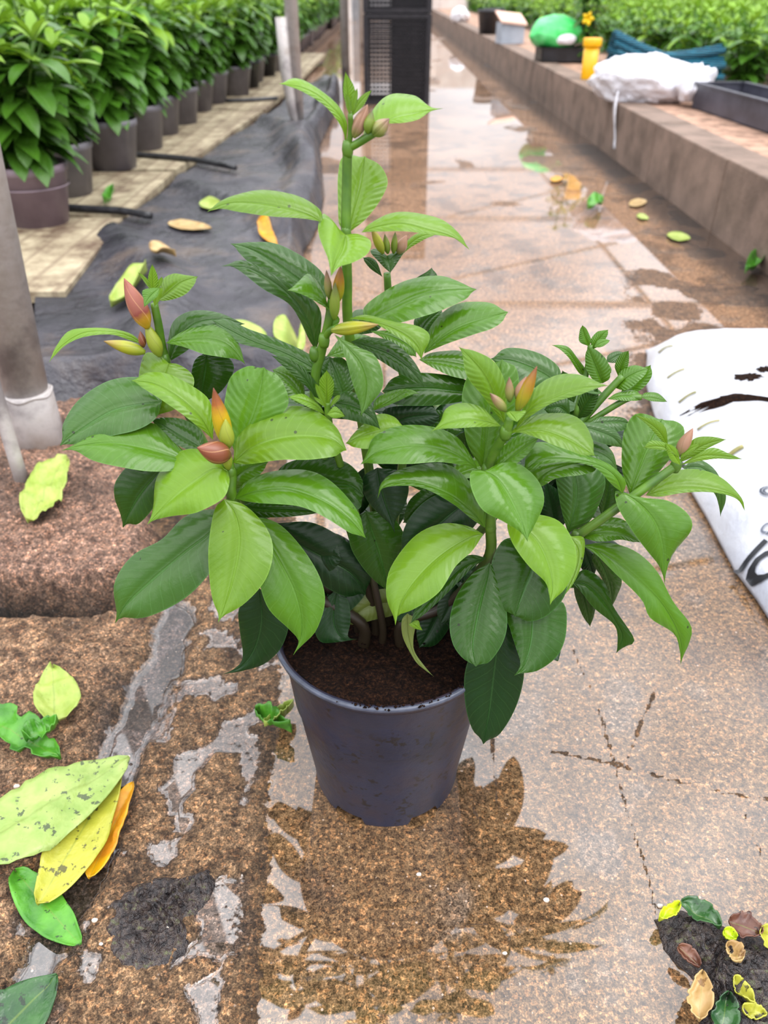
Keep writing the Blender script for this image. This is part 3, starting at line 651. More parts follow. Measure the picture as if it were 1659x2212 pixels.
# stems
stemm, n, p, o = mat_new('green_stem'); g = N(n, 'ShaderNodeTexCoord').outputs['Object']
sz = N(n, 'ShaderNodeSeparateXYZ'); n.links.new(g, sz.inputs[0])
wood = cramp(n, sz.outputs[2], [(.30, (1, 1, 1, 1)), (.42, (0, 0, 0, 1))])
n.links.new(mixc(n, wood, cramp(n, noise(n, g, 40, 3), [(.35, (.040, .110, .008, 1)), (.65, (.085, .190, .010, 1))]), (.022, .015, .008, 1)), p.inputs['Base Color'])
p.inputs['Roughness'].default_value = .4
budmats = {}
def budmat(kind):
    if kind in budmats: return budmats[kind]
    st = {'gp': [(0, (.16, .30, .03, 1)), (.45, (.34, .36, .10, 1)), (.8, (.38, .24, .14, 1)), (1, (.20, .12, .06, 1))],
          'g': [(0, (.16, .32, .02, 1)), (.6, (.24, .36, .03, 1)), (1, (.12, .14, .03, 1))],
          'pinkg': [(0, (.26, .36, .06, 1)), (.35, (.48, .30, .18, 1)), (1, (.50, .26, .16, 1))],
          'pink': [(0, (.75, .55, .02, 1)), (.22, (.72, .42, .03, 1)), (.34, (.40, .10, .08, 1)), (.42, (.48, .17, .12, 1)), (.8, (.52, .20, .14, 1)), (1, (.38, .09, .05, 1))],
          'or': [(0, (.30, .40, .02, 1)), (.3, (.62, .56, .01, 1)), (.58, (.75, .52, .01, 1)), (.75, (.48, .16, .03, 1)), (1, (.22, .05, .02, 1))],
          'ora': [(0, (.22, .36, .02, 1)), (.35, (.42, .40, .01, 1)), (.65, (.45, .24, .01, 1)), (1, (.28, .08, .03, 1))],
          'br': [(0, (.22, .12, .04, 1)), (.25, (.26, .08, .03, 1)), (1, (.32, .10, .05, 1))],
          'yg': [(0, (.30, .42, .03, 1)), (.55, (.48, .52, .02, 1)), (.85, (.45, .35, .06, 1)), (1, (.35, .20, .08, 1))],
          'calyx': [(0, (.28, .42, .03, 1)), (1, (.44, .52, .05, 1))]}[kind]
    st = [(a, (c[0]*.62, c[1]*.58, c[2]*.6, 1)) for a, c in st]
    m, n, p, o = mat_new('bud_'+kind); uv = N(n, 'ShaderNodeTexCoord').outputs['UV']; g = N(n, 'ShaderNodeTexCoord').outputs['Object']
    s = N(n, 'ShaderNodeSeparateXYZ'); n.links.new(uv, s.inputs[0])
    fac = math_(n, 'ADD', s.outputs[1], math_(n, 'MULTIPLY', math_(n, 'SUBTRACT', noise(n, g, 120, 2), .5), .22))
    c = cramp(n, fac, st)
    wv = math_(n, 'FRACT', math_(n, 'ADD', math_(n, 'MULTIPLY', s.outputs[0], 5), math_(n, 'MULTIPLY', s.outputs[1], 1.2)))
    ln = math_(n, 'LESS_THAN', math_(n, 'ABSOLUTE', math_(n, 'SUBTRACT', wv, .5)), .035)
    c = mixc(n, math_(n, 'MULTIPLY', ln, .35), c, (.75, .45, .2, 1) if kind in ('pink', 'br') else (.1, .08, .02, 1))
    n.links.new(c, p.inputs['Base Color']); p.inputs['Roughness'].default_value = .4
    n.links.new(bump(n, wv, .0006, .5), p.inputs['Normal'])
    budmats[kind] = m; return m
def pts3(lst, extra=None):
    P = [PY(a, b, c/100) for a, b, c, *r in lst]
    if extra is not None: P += [np.array(q) for q in extra]
    return P
def soilp(dx, dy): return [(PX0+dx*1.1, Y0+dy*1.1, PH+.02), (PX0+dx, Y0+dy, PH-.02)]
def smooth3(P, n=26):
    P = np.array(P)
    Q = np.vstack([2*P[0]-P[1], P, 2*P[-1]-P[-2]]); O = []
    m_ = max(3, n//(len(P)-1))
    for i in range(len(P)-1):
        a, b, c, d = Q[i:i+4]
        for t in np.linspace(0, 1, m_, endpoint=False): O.append(.5*((2*b)+(-a+c)*t+(2*a-5*b+4*c-d)*t*t+(-a+3*b-3*c+d)*t**3))
    O.append(P[-1]); return np.array(O)
BR = {
 'T': ([(757, 245, .4), (757, 290, .8), (751, 322, 1), (749, 400, 1), (747, 505, .5), (750, 600, .7), (751, 690, 1), (765, 800, 1.5), (795, 1000, 1.2)], (0, .01), .0042),
 'H': ([(836, 590, 5), (841, 650, 5), (860, 760, 4), (880, 900, 3), (850, 1150, 1.5)], (.01, .03), .0042),
 'F': ([(718, 640, -1), (709, 700, -1), (694, 760, -.5), (680, 830, -.5), (690, 950, -1), (760, 1150, -1)], (-.012, -.004), .0046),
 'G': ([(333, 655, 2), (342, 700, 2), (357, 775, 2.5), (400, 880, 1), (480, 1020, -.5), (620, 1180, -1.5), (740, 1300, -1)], (-.03, 0), .0045),
 'B': ([(492, 990, -5), (500, 1030, -5.2), (504, 1080, -5.5), (560, 1180, -4), (670, 1280, -2.5)], (-.025, -.02), .0056),
 'C': ([(1102, 900, -6), (1092, 935, -6), (1060, 995, -5), (1056, 1060, -4.7), (1060, 1140, -5), (1050, 1215, -4.4), (960, 1310, -2.5)], (.015, -.02), .0050),
 'D': ([(1468, 1000, -2), (1440, 1020, -2.3), (1350, 1085, -3), (1245, 1158, -3), (1120, 1230, -1.5), (960, 1320, -.5)], (.03, 0), .0049),
 'E': ([(1345, 812, 5), (1300, 860, 4.6), (1255, 910, 4), (1150, 1020, 2), (990, 1200, 1)], (.025, .02), .0045),
 'I': ([(707, 870, -3), (710, 905, -3), (722, 960, -2.4), (780, 1150, -1)], (-.005, -.015), .0036),
}
branches = {}
for nm, (pl, (dx, dy), r) in BR.items():
    P = smooth3(pts3(pl, soilp(dx, dy)), 40); mb = MB()
    n_ = len(P); rad = r*(.72+.45*np.linspace(0, 1, n_)**.8)
    if nm == 'T': rad[:int(n_*.2)] *= .62
    mb.tube(P, rad, 12)
    if nm == 'E':
        mb.tube(smooth3(pts3([(1276, 745, 6), (1268, 800, 5.5), (1243, 900, 4)]), 12), .0028, 8)
        mb.tube(smooth3(pts3([(1385, 858, 4), (1350, 864, 4), (1262, 918, 3.8)]), 12), .0030, 8)
    if nm == 'T': mb.tube(smooth3(pts3([(753, 320, 1), (775, 308, .8), (802, 291, .5), (815, 283, .5)]), 12), .0030, 8)
    if nm == 'F': mb.tube(smooth3(pts3([(702, 730, -1), (712, 715, -1.5), (728, 708, -2)]), 8), .0030, 8)
    if nm == 'B': mb.tube(smooth3(pts3([(497, 1022, -5.2), (485, 1003, -6), (478, 990, -7)]), 8), .0016, 8)
    # swollen nodes
    for (a, b, c) in {'T': [(751, 322, 1), (747, 505, .5)], 'F': [(680, 765, -.5), (700, 735, -1)], 'C': [(1092, 935, -6), (1052, 1015, -4.8), (1060, 1140, -5)],
                      'D': [(1347, 1088, -3), (1245, 1158, -3), (1460, 1006, -2.1)], 'B': [(503, 1078, -5.5), (497, 1020, -5.1)], 'G': [(357, 778, 2.4)]}.get(nm, []):
        q_ = PY(a, b, c/100); mb.tube([q_+np.array([0, 0, z]) for z in (-.006, -.003, 0, .003, .006)], [r*.75, r*.98, r*1.08, r*.98, r*.75], 10)
    branches[nm] = mb.build('branch', stemm)
    parts.append(branches[nm])
cnt = 0; hero = []
for l in LEAVES.strip().splitlines():
    if l.startswith('#'): continue
    br, nm, cl, yb, yt, B, T, M, L, R = parse(l); cnt += 1
    small = nm == 'shoot_leaf'
    v_, f_, uv_ = leaf_mesh(B, T, M, L, R, yb, yt, cnt, k={'k': .45, 'd': .6, 'g': .8, 'o': .3}.get(cl, 1.0)*(.4 if small else 1), bul=.10 if small else .15)
    hero.append(v_)
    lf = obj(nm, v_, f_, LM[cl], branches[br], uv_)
    if cl == 'o': lf['label'] = 'yellowing spotted leaf'
# leaves inside and on the far side of the bush, spread level under the outer ones
zb = {}
def pxof(P):
    d = P[1]*CP+(CAMH-P[2])*SP; up = P[1]*SP-(CAMH-P[2])*CP
    return W/2+F*P[0]/d, HH/2-F*up/d, d
for v_ in hero:
    for P in v_:
        a, b, d = pxof(P); kx, ky = int(a//9), int(b//9)
        for ix in (kx, kx+(1 if a % 9 > 4.5 else -1)):
            zb[(ix, ky)] = min(zb.get((ix, ky), 9), d)
def free_leaf(c, th, el, L, wd, dr):
    h = np.array([math.cos(th), math.sin(th), 0]); sd = np.array([-math.sin(th), math.cos(th), 0]); vs = []; uv = []; pos = np.array(c); e_ = el; ns = 14
    for i in range(ns+1):
        s = i/ns; w_ = wd*math.sin(math.pi*min(1, s*.95+.02))**.75 if i < ns else .0006; nrm = -math.sin(e_)*h+np.array([0, 0, math.cos(e_)])
        for j in range(-3, 4):
            q = abs(j)/3; vs.append(pos+sd*(j/3)*w_+nrm*(.16*w_*math.sin(math.pi*q**.8))); uv.append((.5+j/6, s))
        pos = pos+(math.cos(e_)*h+np.array([0, 0, math.sin(e_)]))*L/ns; e_ -= dr/ns
    fs = [(i*7+j, i*7+j+7, i*7+j+8, i*7+j+1) for i in range(ns) for j in range(6)]
    return vs, fs, uv
rr_ = random.Random(9); acc = 0; bk = list(branches)
for tr_ in range(6000):
    if acc >= 85: break
    th0 = rr_.uniform(0, 6.283); R0 = rr_.uniform(.02, .17); c = (PX0+.04+R0*1.25*math.cos(th0), Y0+.02+R0*.8*math.sin(th0), rr_.uniform(.25, .50))
    th = th0+rr_.uniform(-.7, .7); L = rr_.uniform(.09, .14)
    v_, f_, uv_ = free_leaf(c, th, rr_.uniform(-.35, .35), L, L*.19, rr_.uniform(.2, .9))
    ok = True
    for P in v_:
        a, b, d = pxof(P); f0 = zb.get((int(a//9), int(b//9)))
        if f0 is None or d < f0+.004: ok = False; break
    if not ok: continue
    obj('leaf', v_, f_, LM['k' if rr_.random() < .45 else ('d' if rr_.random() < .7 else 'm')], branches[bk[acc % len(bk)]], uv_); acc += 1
print('inner leaves', acc)
def bud(br, B, T, w, yb, yt, kind, label=None, sepal=False):
    P = np.array([PY(*B, yb/100)*(1-t)+PY(*T, yt/100)*t for t in np.linspace(0, 1, 18)])
    d = Y0+yb/100; w3 = w/F*d*1.12/2; t = np.linspace(0, 1, 18)
    pr = np.sin(np.pi*np.clip(t, 0, 1)**.75)**.85*.93+.07*(1-t); pr[0] = .3; pr[-1] = .04
    mb = MB(); mb.tube(P, w3*pr, 14); o = mb.build('flower_bud', budmat(kind), branches[br])
    if label: o['label'] = label
    return o
bud('T', (763, 297), (794, 226), 26, .8, .8, 'pinkg'); bud('T', (793, 288), (804, 239), 20, .3, .3, 'g'); bud('T', (806, 292), (841, 256), 28, .2, .2, 'gp')
bud('G', (319, 708), (268, 601), 40, 1.5, 1, 'pink', 'pink bud with a yellow foot'); bud('G', (314, 761), (224, 737), 28, 1.5, 1, 'yg'); bud('G', (346, 770), (315, 696), 30, 1.7, 1.7, 'calyx')
bud('G', (310, 750), (303, 715), 16, 1.8, 1.8, 'br')
bud('B', (492, 965), (461, 838), 40, -5.5, -6, 'or', 'yellow bud with an orange tip'); bud('B', (496, 985), (426, 967), 52, -7, -8.5, 'br', 'round reddish brown bud'); bud('B', (494, 1014), (484, 957), 24, -6.5, -7, 'calyx')
bud('B', (492, 968), (487, 905), 34, -6.4, -6.6, 'calyx')
bud('F', (728, 655), (736, 573), 24, -1.5, -2, 'ora'); bud('F', (711, 645), (705, 583), 16, -1.5, -2, 'gp'); bud('F', (716, 714), (818, 701), 28, -2, -2.5, 'yg'); bud('F', (722, 690), (724, 610), 22, -2.3, -2.5, 'g')
bud('H', (828, 548), (802, 490), 18, 4, 4, 'yg'); bud('H', (838, 548), (831, 505), 14, 4.5, 4.5, 'g'); bud('H', (850, 548), (854, 500), 13, 4.5, 4.5, 'g'); bud('H', (860, 548), (878, 508), 22, 4.8, 4.8, 'pinkg')
bud('C', (1101, 868), (1100, 814), 20, -6.2, -6.2, 'gp'); bud('C', (1116, 862), (1137, 813), 24, -6.2, -6.2, 'pinkg'); bud('C', (1117, 888), (1160, 791), 30, -6.5, -6.5, 'ora', 'green bud turning orange at the tip'); bud('C', (1093, 888), (1058, 849), 22, -6.8, -7, 'gp')
bud('D', (1464, 982), (1497, 925), 28, -2.6, -2.6, 'pinkg')
place_parts(plant, parts)

# ---------------- posts ----------------
pipe_m, n, p, o = mat_new('weathered_zinc'); g = N(n, 'ShaderNodeTexCoord').outputs['Object']
c = cramp(n, noise(n, g, 7, 5, .65), [(.35, srgb(128, 122, 122)), (.5, srgb(176, 170, 168)), (.68, srgb(150, 140, 132))])
n.links.new(c, p.inputs['Base Color']); p.inputs['Roughness'].default_value = .5; p.inputs['Metallic'].default_value = .15
n.links.new(bump(n, noise(n, g, 60, 3), .001), p.inputs['Normal'])
bp = PZ(85, 945, .045); r_ = empty('frame_post', (bp[0], bp[1], .03)); tag(r_, 'thick weathered grey pipe post at the left edge with a sleeve joint', 'post')
mb = MB(); mb.tube([(0, 0, .12), (.035, .02, .8), (.075, .04, 1.6), (.12, .06, 3.1)], .042, 28); mb.build('pipe', pipe_m, r_)
mb = MB(); mb.tube([(0.006, -.004, -.06), (.003, -.002, .118), (.003, -.002, .122)], [.047, .047, .044], 28); mb.build('sleeve', pipe_m, r_)
mb = MB(); mb.tube([(.003+.0455*math.cos(a), -.002+.0455*math.sin(a), .118+.003*math.sin(5*a)) for a in np.linspace(0, 6.283, 40)], .0035, 6, cap=False); mb.build('weld_bead', pipe_m, r_)
bp = PZ(50, 1048, .04); mb = MB(); mb.tube([(bp[0], bp[1], .03), (bp[0]-.002, bp[1]+.005, .10), (bp[0]-.03, bp[1]+.07, .62), (bp[0]-.05, bp[1]+.12, 1.2)], .0125, 20)
tag(mb.build('thin_pipe', pipe_m), 'thin grey pipe stuck in the dirt in front of the thick left post', 'pipe')
for (a, b, w, lab, br) in [(645, 300, .040, 'pale grey pipe post with a pointed side brace above the black fabric', True), (748, 205, .036, 'second grey pipe post, between the braced post and the black crate', False), (784, 135, .036, 'farthest grey pipe post, just left of the tall black crate', False)]:
    q_ = PZ(a, b, .02); r_ = empty('row_post', (q_[0], q_[1], 0)); tag(r_, lab, 'post')
    mb = MB(); mb.tube([(0, 0, -.02), (0, 0, 3.1)], w, 16); mb.build('pipe', pipe_m, r_)
    if br:
        mb = MB(); mb.tube([(.01, -.03, .0), (-.025, -.03, .18), (-.05, -.03, .40), (-.058, -.03, .66)], [.010, .028, .034, .034], 12); mb.build('brace', pipe_m, r_)

# ---------------- black ground cloth, boards, hoses ----------------
cl_m, n, p, o = mat_new('woven_black_cloth'); g = N(n, 'ShaderNodeTexCoord').outputs['Object']
c = cramp(n, noise(n, g, 5, 4, .6), [(.35, srgb(38, 37, 43)), (.52, srgb(58, 56, 63)), (.70, srgb(88, 77, 72))])
n.links.new(c, p.inputs['Base Color']); n.links.new(cramp(n, noise(n, g, 6, 2), [(.4, (.25, .25, .25, 1)), (.6, (.6, .6, .6, 1))]), p.inputs['Roughness'])
n.links.new(bump(n, noise(n, g, 30, 5), .012), p.inputs['Normal'])
rows = [(830, 78, 640, 0), (800, 78, 640, 1), (740, 76, 650, 1), (660, 74, 655, 1), (600, 80, 650, 1), (520, 205, 655, 1), (460, 285, 690, 1), (400, 375, 700, 1), (340, 440, 695, 1), (300, 490, 690, 1), (270, 545, 705, 1), (235, 595, 722, 1), (205, 640, 735, 1), (180, 665, 735, 1)]
nr, nc = 120, 110; R_ = np.array(rows, float); tt = np.linspace(0, len(rows)-1, nr)
vs = []
for i, t_ in enumerate(tt):
    py = np.interp(t_, range(len(rows)), R_[:, 0]); xl = np.interp(t_, range(len(rows)), R_[:, 1]); xr = np.interp(t_, range(len(rows)), R_[:, 2])
    a0 = PZ(xl, py, .08); a1 = PZ(xr, py, .05)
    for j in range(nc):
        s = j/(nc-1); q_ = a0*(1-s)+a1*s; x_, y_ = q_[0], q_[1]
        fold = .055*max(0, math.sin(9*x_+4*y_+1.5*math.sin(2*y_)))**3+.020*(float(fbm(x_*5, y_*3, 90))-.5)+.010*(float(fbm(x_*16, y_*10, 91))-.5)
        z_ = .082+fold*(.4+s) + .05*math.exp(-((s-.85)/.1)**2)*(y_ > 2.8)
        z_ = z_*min(1, (1-s)/.06+.06)
        fr_ = max(0, 1-i/9.0); z_ = z_*(1-fr_)+.006*fr_ + .03*math.exp(-((i-8)/4.0)**2)
        y_ -= .03*math.sin(7*s*3.14)*fr_
        vs.append((x_, y_, max(z_, .004)))
fs = [(i*nc+j, i*nc+j+1, (i+1)*nc+j+1, (i+1)*nc+j) for i in range(nr-1) for j in range(nc-1)]
from mathutils.bvhtree import BVHTree
CBVH = BVHTree.FromPolygons([Vector(v_) for v_ in vs], fs)
clo = obj('ground_cloth', vs, fs, cl_m); tag(clo, 'wrinkled black woven ground cloth lying along the left of the wet path', 'ground cloth')
sm = clo.modifiers.new('s', 'SOLIDIFY'); sm.thickness = .003
bd_m, n, p, o = mat_new('weathered_fibre_board'); g = N(n, 'ShaderNodeTexCoord').outputs['Object']
c = cramp(n, noise(n, g, 7, 5, .7), [(.34, srgb(92, 72, 56)), (.48, srgb(142, 128, 104)), (.64, srgb(178, 165, 138))])
wv = N(n, 'ShaderNodeTexWave', bands_direction='X'); wv.inputs['Scale'].default_value = 3.2; wv.inputs['Distortion'].default_value = .4; n.links.new(g, wv.inputs['Vector'])
gr = math_(n, 'GREATER_THAN', wv.outputs['Fac'], .93); n.links.new(mixc(n, math_(n, 'MULTIPLY', gr, .5), c, srgb(110, 92, 74)), p.inputs['Base Color'])
p.inputs['Roughness'].default_value = .75; n.links.new(bump(n, wv.outputs['Fac'], .004), p.inputs['Normal'])
edge = [(2.12, -.90), (2.55, -.97), (3.2, -.98), (3.9, -.98), (5.0, -.92), (6.5, -.80), (8.5, -.78), (12, -.75)]
ex = lambda y: float(np.interp(y, [a for a, b in edge], [b for a, b in edge]))
bounds = [2.12, 3.02, 3.88, 6.02, 8.3, 11.5]
blab = ['beige fibre board nearest the thick left post, under the first pot', 'beige fibre board between the two nearest black hoses', 'beige fibre board beyond the second black hose', 'beige fibre board beside the braced post', 'farthest beige fibre board along the left row']
for i in range(5):
    a, b = bounds[i]+.03, bounds[i+1]-.03; mb = MB()
    x0, x1, x2, x3 = ex(a), ex(b), ex(b)-1.15, ex(a)-1.15
    v_ = [(x0, a, .062), (x1, b, .062), (x2, b, .062), (x3, a, .062), (x0, a, .094), (x1, b, .094), (x2, b, .094), (x3, a, .094)]
    mb.add(v_, [(0, 3, 2, 1)[::-1], (4, 5, 6, 7), (0, 1, 5, 4), (1, 2, 6, 5), (2, 3, 7, 6), (3, 0, 4, 7)])
    o = mb.build('fibre_board', bd_m, smooth=False); tag(o, blab[i], 'board', 'boards under the left pots')
    bm_ = bmesh.new(); bm_.from_mesh(o.data); bmesh.ops.recalc_face_normals(bm_, faces=bm_.faces); bm_.to_mesh(o.data); bm_.free()
hose_m = simple('black_hose_rubber', srgb(30, 30, 34), srgb(58, 58, 62), .4, 30)
for pts, lab in [([(60, 442), (210, 452), (262, 455), (325, 466)], 'short black drip hose end nearest the front pot'), ([(150, 318), (250, 330), (330, 336), (420, 345), (508, 362)], 'long black drip hose crossing onto the ground cloth'),
                 ([(300, 208), (420, 214), (500, 217), (600, 212)], 'third black drip hose, level with the braced post')]:
    P = [PZ(a, b, .108)+np.array([0, 0, 0]) for a, b in pts]; mb = MB(); mb.tube(smooth3(P, 20), .013, 12)
    tag(mb.build('drip_hose', hose_m), lab, 'hose', 'drip hoses on the boards')

# ---------------- black perforated crates ----------------
crm = simple('black_crate_plastic', srgb(24, 23, 28), srgb(40, 37, 42), .3, 20)
def crate(z0, lab):
    c0 = PZ(857, 226, 0); r_ = empty('black_crate', (c0[0], c0[1]+.19, z0)); tag(r_, lab, 'crate', 'black crates stacked on the path')
    w, dp, h = .250, .18, .62
    def panel(w2, h_, fn):
        mb = MB(); nxp, nzp = int(w2*2/.030), int(h_/.030)
        for i in range(nxp+1):
            a = -w2+2*w2*i/nxp; mb.box(*fn(a-.0055, a+.0055, 0, h_))
        for k in range(nzp+1):
            z = h_*k/nzp; mb.box(*fn(-w2, w2, max(0, z-.0055), min(h_, z+.0055)))
        return mb
    for s in (-1, 1):
        panel(w, h, lambda a, b, c, d: (a, b, s*dp-.004, s*dp+.004, c, d)).build('side_panel', crm, r_, False)
        panel(dp, h, lambda a, b, c, d: (s*w-.004, s*w+.004, a, b, c, d)).build('side_panel', crm, r_, False)
    mb = MB()
    for s in (-1, 1):
        for t_ in (-1, 1): mb.box(s*w-.018, s*w+.018, t_*dp-.016, t_*dp+.016, 0, h+.004)
    for z in (0, h-.02):
        for t_ in (-1, 1): mb.box(-w, w, t_*dp-.012, t_*dp+.012, z, z+.028)
        for s in (-1, 1): mb.box(s*w-.012, s*w+.012, -dp, dp, z, z+.028)
    mb.box(-.05, w, -.02, .10, .01, h-.01)
    mb.build('frame', crm, r_, False)
crate(0.0, 'lower tall black perforated plastic crate on the wet path'); crate(.635, 'upper black perforated crate, mostly above the picture')

# ---------------- fertiliser sack ----------------
sk_m, n, p, o = mat_new('white_sack_film'); g = N(n, 'ShaderNodeTexCoord').outputs['Object']
n.links.new(cramp(n, noise(n, g, 4, 3), [(.35, srgb(176, 180, 192)), (.6, srgb(206, 208, 214))]), p.inputs['Base Color'])
p.inputs['Roughness'].default_value = .38; n.links.new(bump(n, noise(n, g, 30, 4), .004), p.inputs['Normal'])
SX0, SX1, SY0, SY1, SH = .600, 1.12, .84, 1.93, .115
SE = sorted([(q[1], q[0]) for q in (PZ(a, b, .0) for a, b in [(1415, 770), (1412, 830), (1432, 900), (1482, 1010), (1552, 1125), (1612, 1235), (1662, 1300), (1715, 1380)])])
def sack_pt(a, b):                   # a along x 0..1, b along y 0..1
    ca, cb = 2*a-1, 2*b-1
    prof = max(0, 1-abs(ca)**3.2)**.6*max(0, 1-abs(cb)**6)**.6
    y = SY0+(SY1-SY0)*b; xe = float(np.interp(y, [e_[0] for e_ in SE], [e_[1] for e_ in SE]))-.022; x = xe+(SX1-xe)*a
    wr = .010*math.sin(30*b+5*a+2*math.sin(6*a))*(1-a)**1.5+.020*(float(fbm(x*7, y*7, 95))-.5)+.006*(float(fbm(x*22, y*22, 96))-.5)
    return np.array([x, y, .012+SH*prof+wr*min(1, prof*2)])
na, nb = 60, 100; vs = [sack_pt(i/(na-1), j/(nb-1)) for j in range(nb) for i in range(na)]
vs2 = [(v_[0], v_[1], .004) for v_ in vs]
fs = [(j*na+i, j*na+i+1, (j+1)*na+i+1, (j+1)*na+i) for j in range(nb-1) for i in range(na-1)]
nv = len(vs); allf = fs + [tuple(k_+nv for k_ in f[::-1]) for f in fs]
ring = [i for i in range(na)]+[j*na+na-1 for j in range(1, nb)]+[(nb-1)*na+i for i in range(na-2, -1, -1)]+[j*na for j in range(nb-2, 0, -1)]
for a, b in zip(ring, ring[1:]+ring[:1]): allf.append((b, a, a+nv, b+nv))
sroot = empty('fertiliser_sack', (.85, 1.39, 0)); tag(sroot, 'plump white plastic sack with black lettering lying on the ground at the right edge', 'sack')
sp_ = [obj('sack_body', vs+vs2, allf, sk_m)]
ink = simple('black_print', srgb(24, 26, 32), rough=.4); inkg = simple('grey_print', srgb(92, 98, 112), rough=.4)
def sack_z(x, y):
    b = min(1, max(0, (y-SY0)/(SY1-SY0))); a = .5
    for _ in range(12):
        q_ = sack_pt(a, b); a = min(1, max(0, a-(q_[0]-x)/(SX1-SX0)))
    return sack_pt(a, b)[2]
def sack_text(txt, px, py, size, mat, name, outline=False):
    cu = bpy.data.curves.new('t', 'FONT'); cu.body = txt; cu.size = size; cu.offset = 0 if outline else size*.02; cu.resolution_u = 3; cu.align_x = 'CENTER'; cu.align_y = 'CENTER'
    if outline: cu.fill_mode = 'NONE'; cu.bevel_depth = size*.035; cu.bevel_resolution = 0
    to = bpy.data.objects.new('t', cu); C.objects.link(to); dg = bpy.context.evaluated_depsgraph_get()
    tm = bpy.data.meshes.new_from_object(to.evaluated_get(dg)); bpy.data.objects.remove(to)
    bm_ = bmesh.new(); bm_.from_mesh(tm)
    bmesh.ops.subdivide_edges(bm_, edges=[e_ for e_ in bm_.edges if e_.calc_length() > size*.1], cuts=3)
    bmesh.ops.triangulate(bm_, faces=bm_.faces[:])
    bmesh.ops.subdivide_edges(bm_, edges=[e_ for e_ in bm_.edges if e_.calc_length() > size*.1], cuts=1, use_grid_fill=True)
    c0 = PZ(px, py, .035); an = math.radians(-68)
    for v_ in bm_.verts:
        x, y = v_.co.x, v_.co.y
        X = c0[0]+x*math.cos(an)-y*math.sin(an); Yv = c0[1]+x*math.sin(an)+y*math.cos(an)
        v_.co = (X, Yv, sack_z(X, Yv)+.0045)
    bmesh.ops.recalc_face_normals(bm_, faces=bm_.faces)
    bm_.to_mesh(tm); bm_.free(); tm.materials.append(mat)
    o = bpy.data.objects.new(name, tm); C.objects.link(o); return o
sp_.append(sack_text('IO', 1642, 1232, .066, ink, 'large_lettering'))
sp_.append(sack_text('OU', 1660, 1140, .050, inkg, 'grey_lettering', True))
sp_.append(sack_text('CMP5', 1655, 1200, .020, inkg, 'small_lettering'))
place_parts(sroot, sp_)
def on_sack(px, py):
    z = .06
    for _ in range(14):
        q_ = PZ(px, py, z); z = z*.4+.6*sack_z(q_[0], q_[1])
    return PZ(px, py, z)
# dirt smears and straw on the sack
def blob(name, cx, cy, lx, ly, rot, zfn, mat, seed, th=.004, n_=40):
    vs = [(0, 0)]; rnd = random.Random(seed)
    vv = [(cx, cy, zfn(cx, cy)+th)]
    for rgi in (.5, 1.0):
        for j in range(n_):
            a = 2*math.pi*j/n_; r = rgi*(1+.55*(float(vnoise(j*.9+.3, seed*3.1, seed))-.5)*2*rgi)
            x, y = r*lx*math.cos(a), r*ly*math.sin(a)
            X = cx+x*math.cos(rot)-y*math.sin(rot); Y = cy+x*math.sin(rot)+y*math.cos(rot)
            vv.append((X, Y, zfn(X, Y)+(th*.8+th*.5*rnd.random() if rgi < 1 else .0008)))
    f = [(0, 1+j, 1+(j+1) % n_) for j in range(n_)]+[(1+j, 1+n_+j, 1+n_+(j+1) % n_, 1+(j+1) % n_) for j in range(n_)]
    return obj(name, vv, f, mat)
for (a, b, lx, ly, rt, lab) in [(1585, 862, .085, .014, -.35, 'long smear of dark dirt across the white sack'), (1618, 815, .026, .022, .4, 'small patch of dark dirt at the top of the white sack'), (1650, 800, .018, .014, .9, 'dirt patch on the white sack against the picture edge')]:
    q_ = on_sack(a, b); tag(blob('dirt_smear', q_[0], q_[1], lx, ly, rt, sack_z, cm, int(a)), lab, 'dirt')
straw_m = simple('dry_straw', srgb(150, 142, 92), srgb(120, 118, 62), .6, 80)
for i, (a, b, c, d, lab) in enumerate([(1422, 765, 1452, 750, 'straw bit highest on the white sack'), (1440, 820, 1478, 800, 'straw bit second from the top on the white sack'), (1465, 873, 1503, 850, 'straw bit left of the long dirt smear on the sack'),
                       (1505, 932, 1553, 912, 'long straw bit on the sack below the dirt smear'), (1570, 990, 1604, 968, 'thick straw bit above the drooping leaf tip on the sack')]):
    A, B = on_sack(a, b), on_sack(c, d); mb = MB(); pp = []
    for t_ in np.linspace(0, 1, 6):
        q_ = A*(1-t_)+B*t_; pp.append((q_[0], q_[1], sack_z(q_[0], q_[1])+.004+.002*math.sin(3*t_)))
    mb.tube(pp, .0022 if i < 4 else .004, 6); tag(mb.build('straw_bit', straw_m), lab, 'straw')

# ---------------- things on the ledge ----------------
def crumple(name, loc, size, mat, seed, parent=None, amp=.22, k=(40, 22), rz=0, squash=.0):
    nu, nv_ = k; vs = []
    for j in range(nv_+1):
        ph = math.pi*j/nv_
        for i in range(nu):
            th = 2*math.pi*i/nu; d = np.array([math.sin(ph)*math.cos(th), math.sin(ph)*math.sin(th), math.cos(ph)])
            r = 1+amp*(float(fbm(d[0]*2+5+d[2]*1.3, d[1]*2+9+d[2]*2, seed))-.5)*2+amp*.75*(float(fbm(d[0]*7+3*d[2], d[1]*7+5, seed+5))-.5)
            q_ = d*r; q_[2] = max(q_[2], -.72)
            x, y = q_[0]*size[0], q_[1]*size[1]
            vs.append((loc[0]+x*math.cos(rz)-y*math.sin(rz), loc[1]+x*math.sin(rz)+y*math.cos(rz), loc[2]+q_[2]*size[2]))
    fs = [(j*nu+i, (j+1)*nu+i, (j+1)*nu+(i+1) % nu, j*nu+(i+1) % nu) for j in range(nv_) for i in range(nu)]
    return obj(name, vs, fs, mat, parent)
wb_m, n, p, o = mat_new('thin_white_film'); g = N(n, 'ShaderNodeTexCoord').outputs['Object']
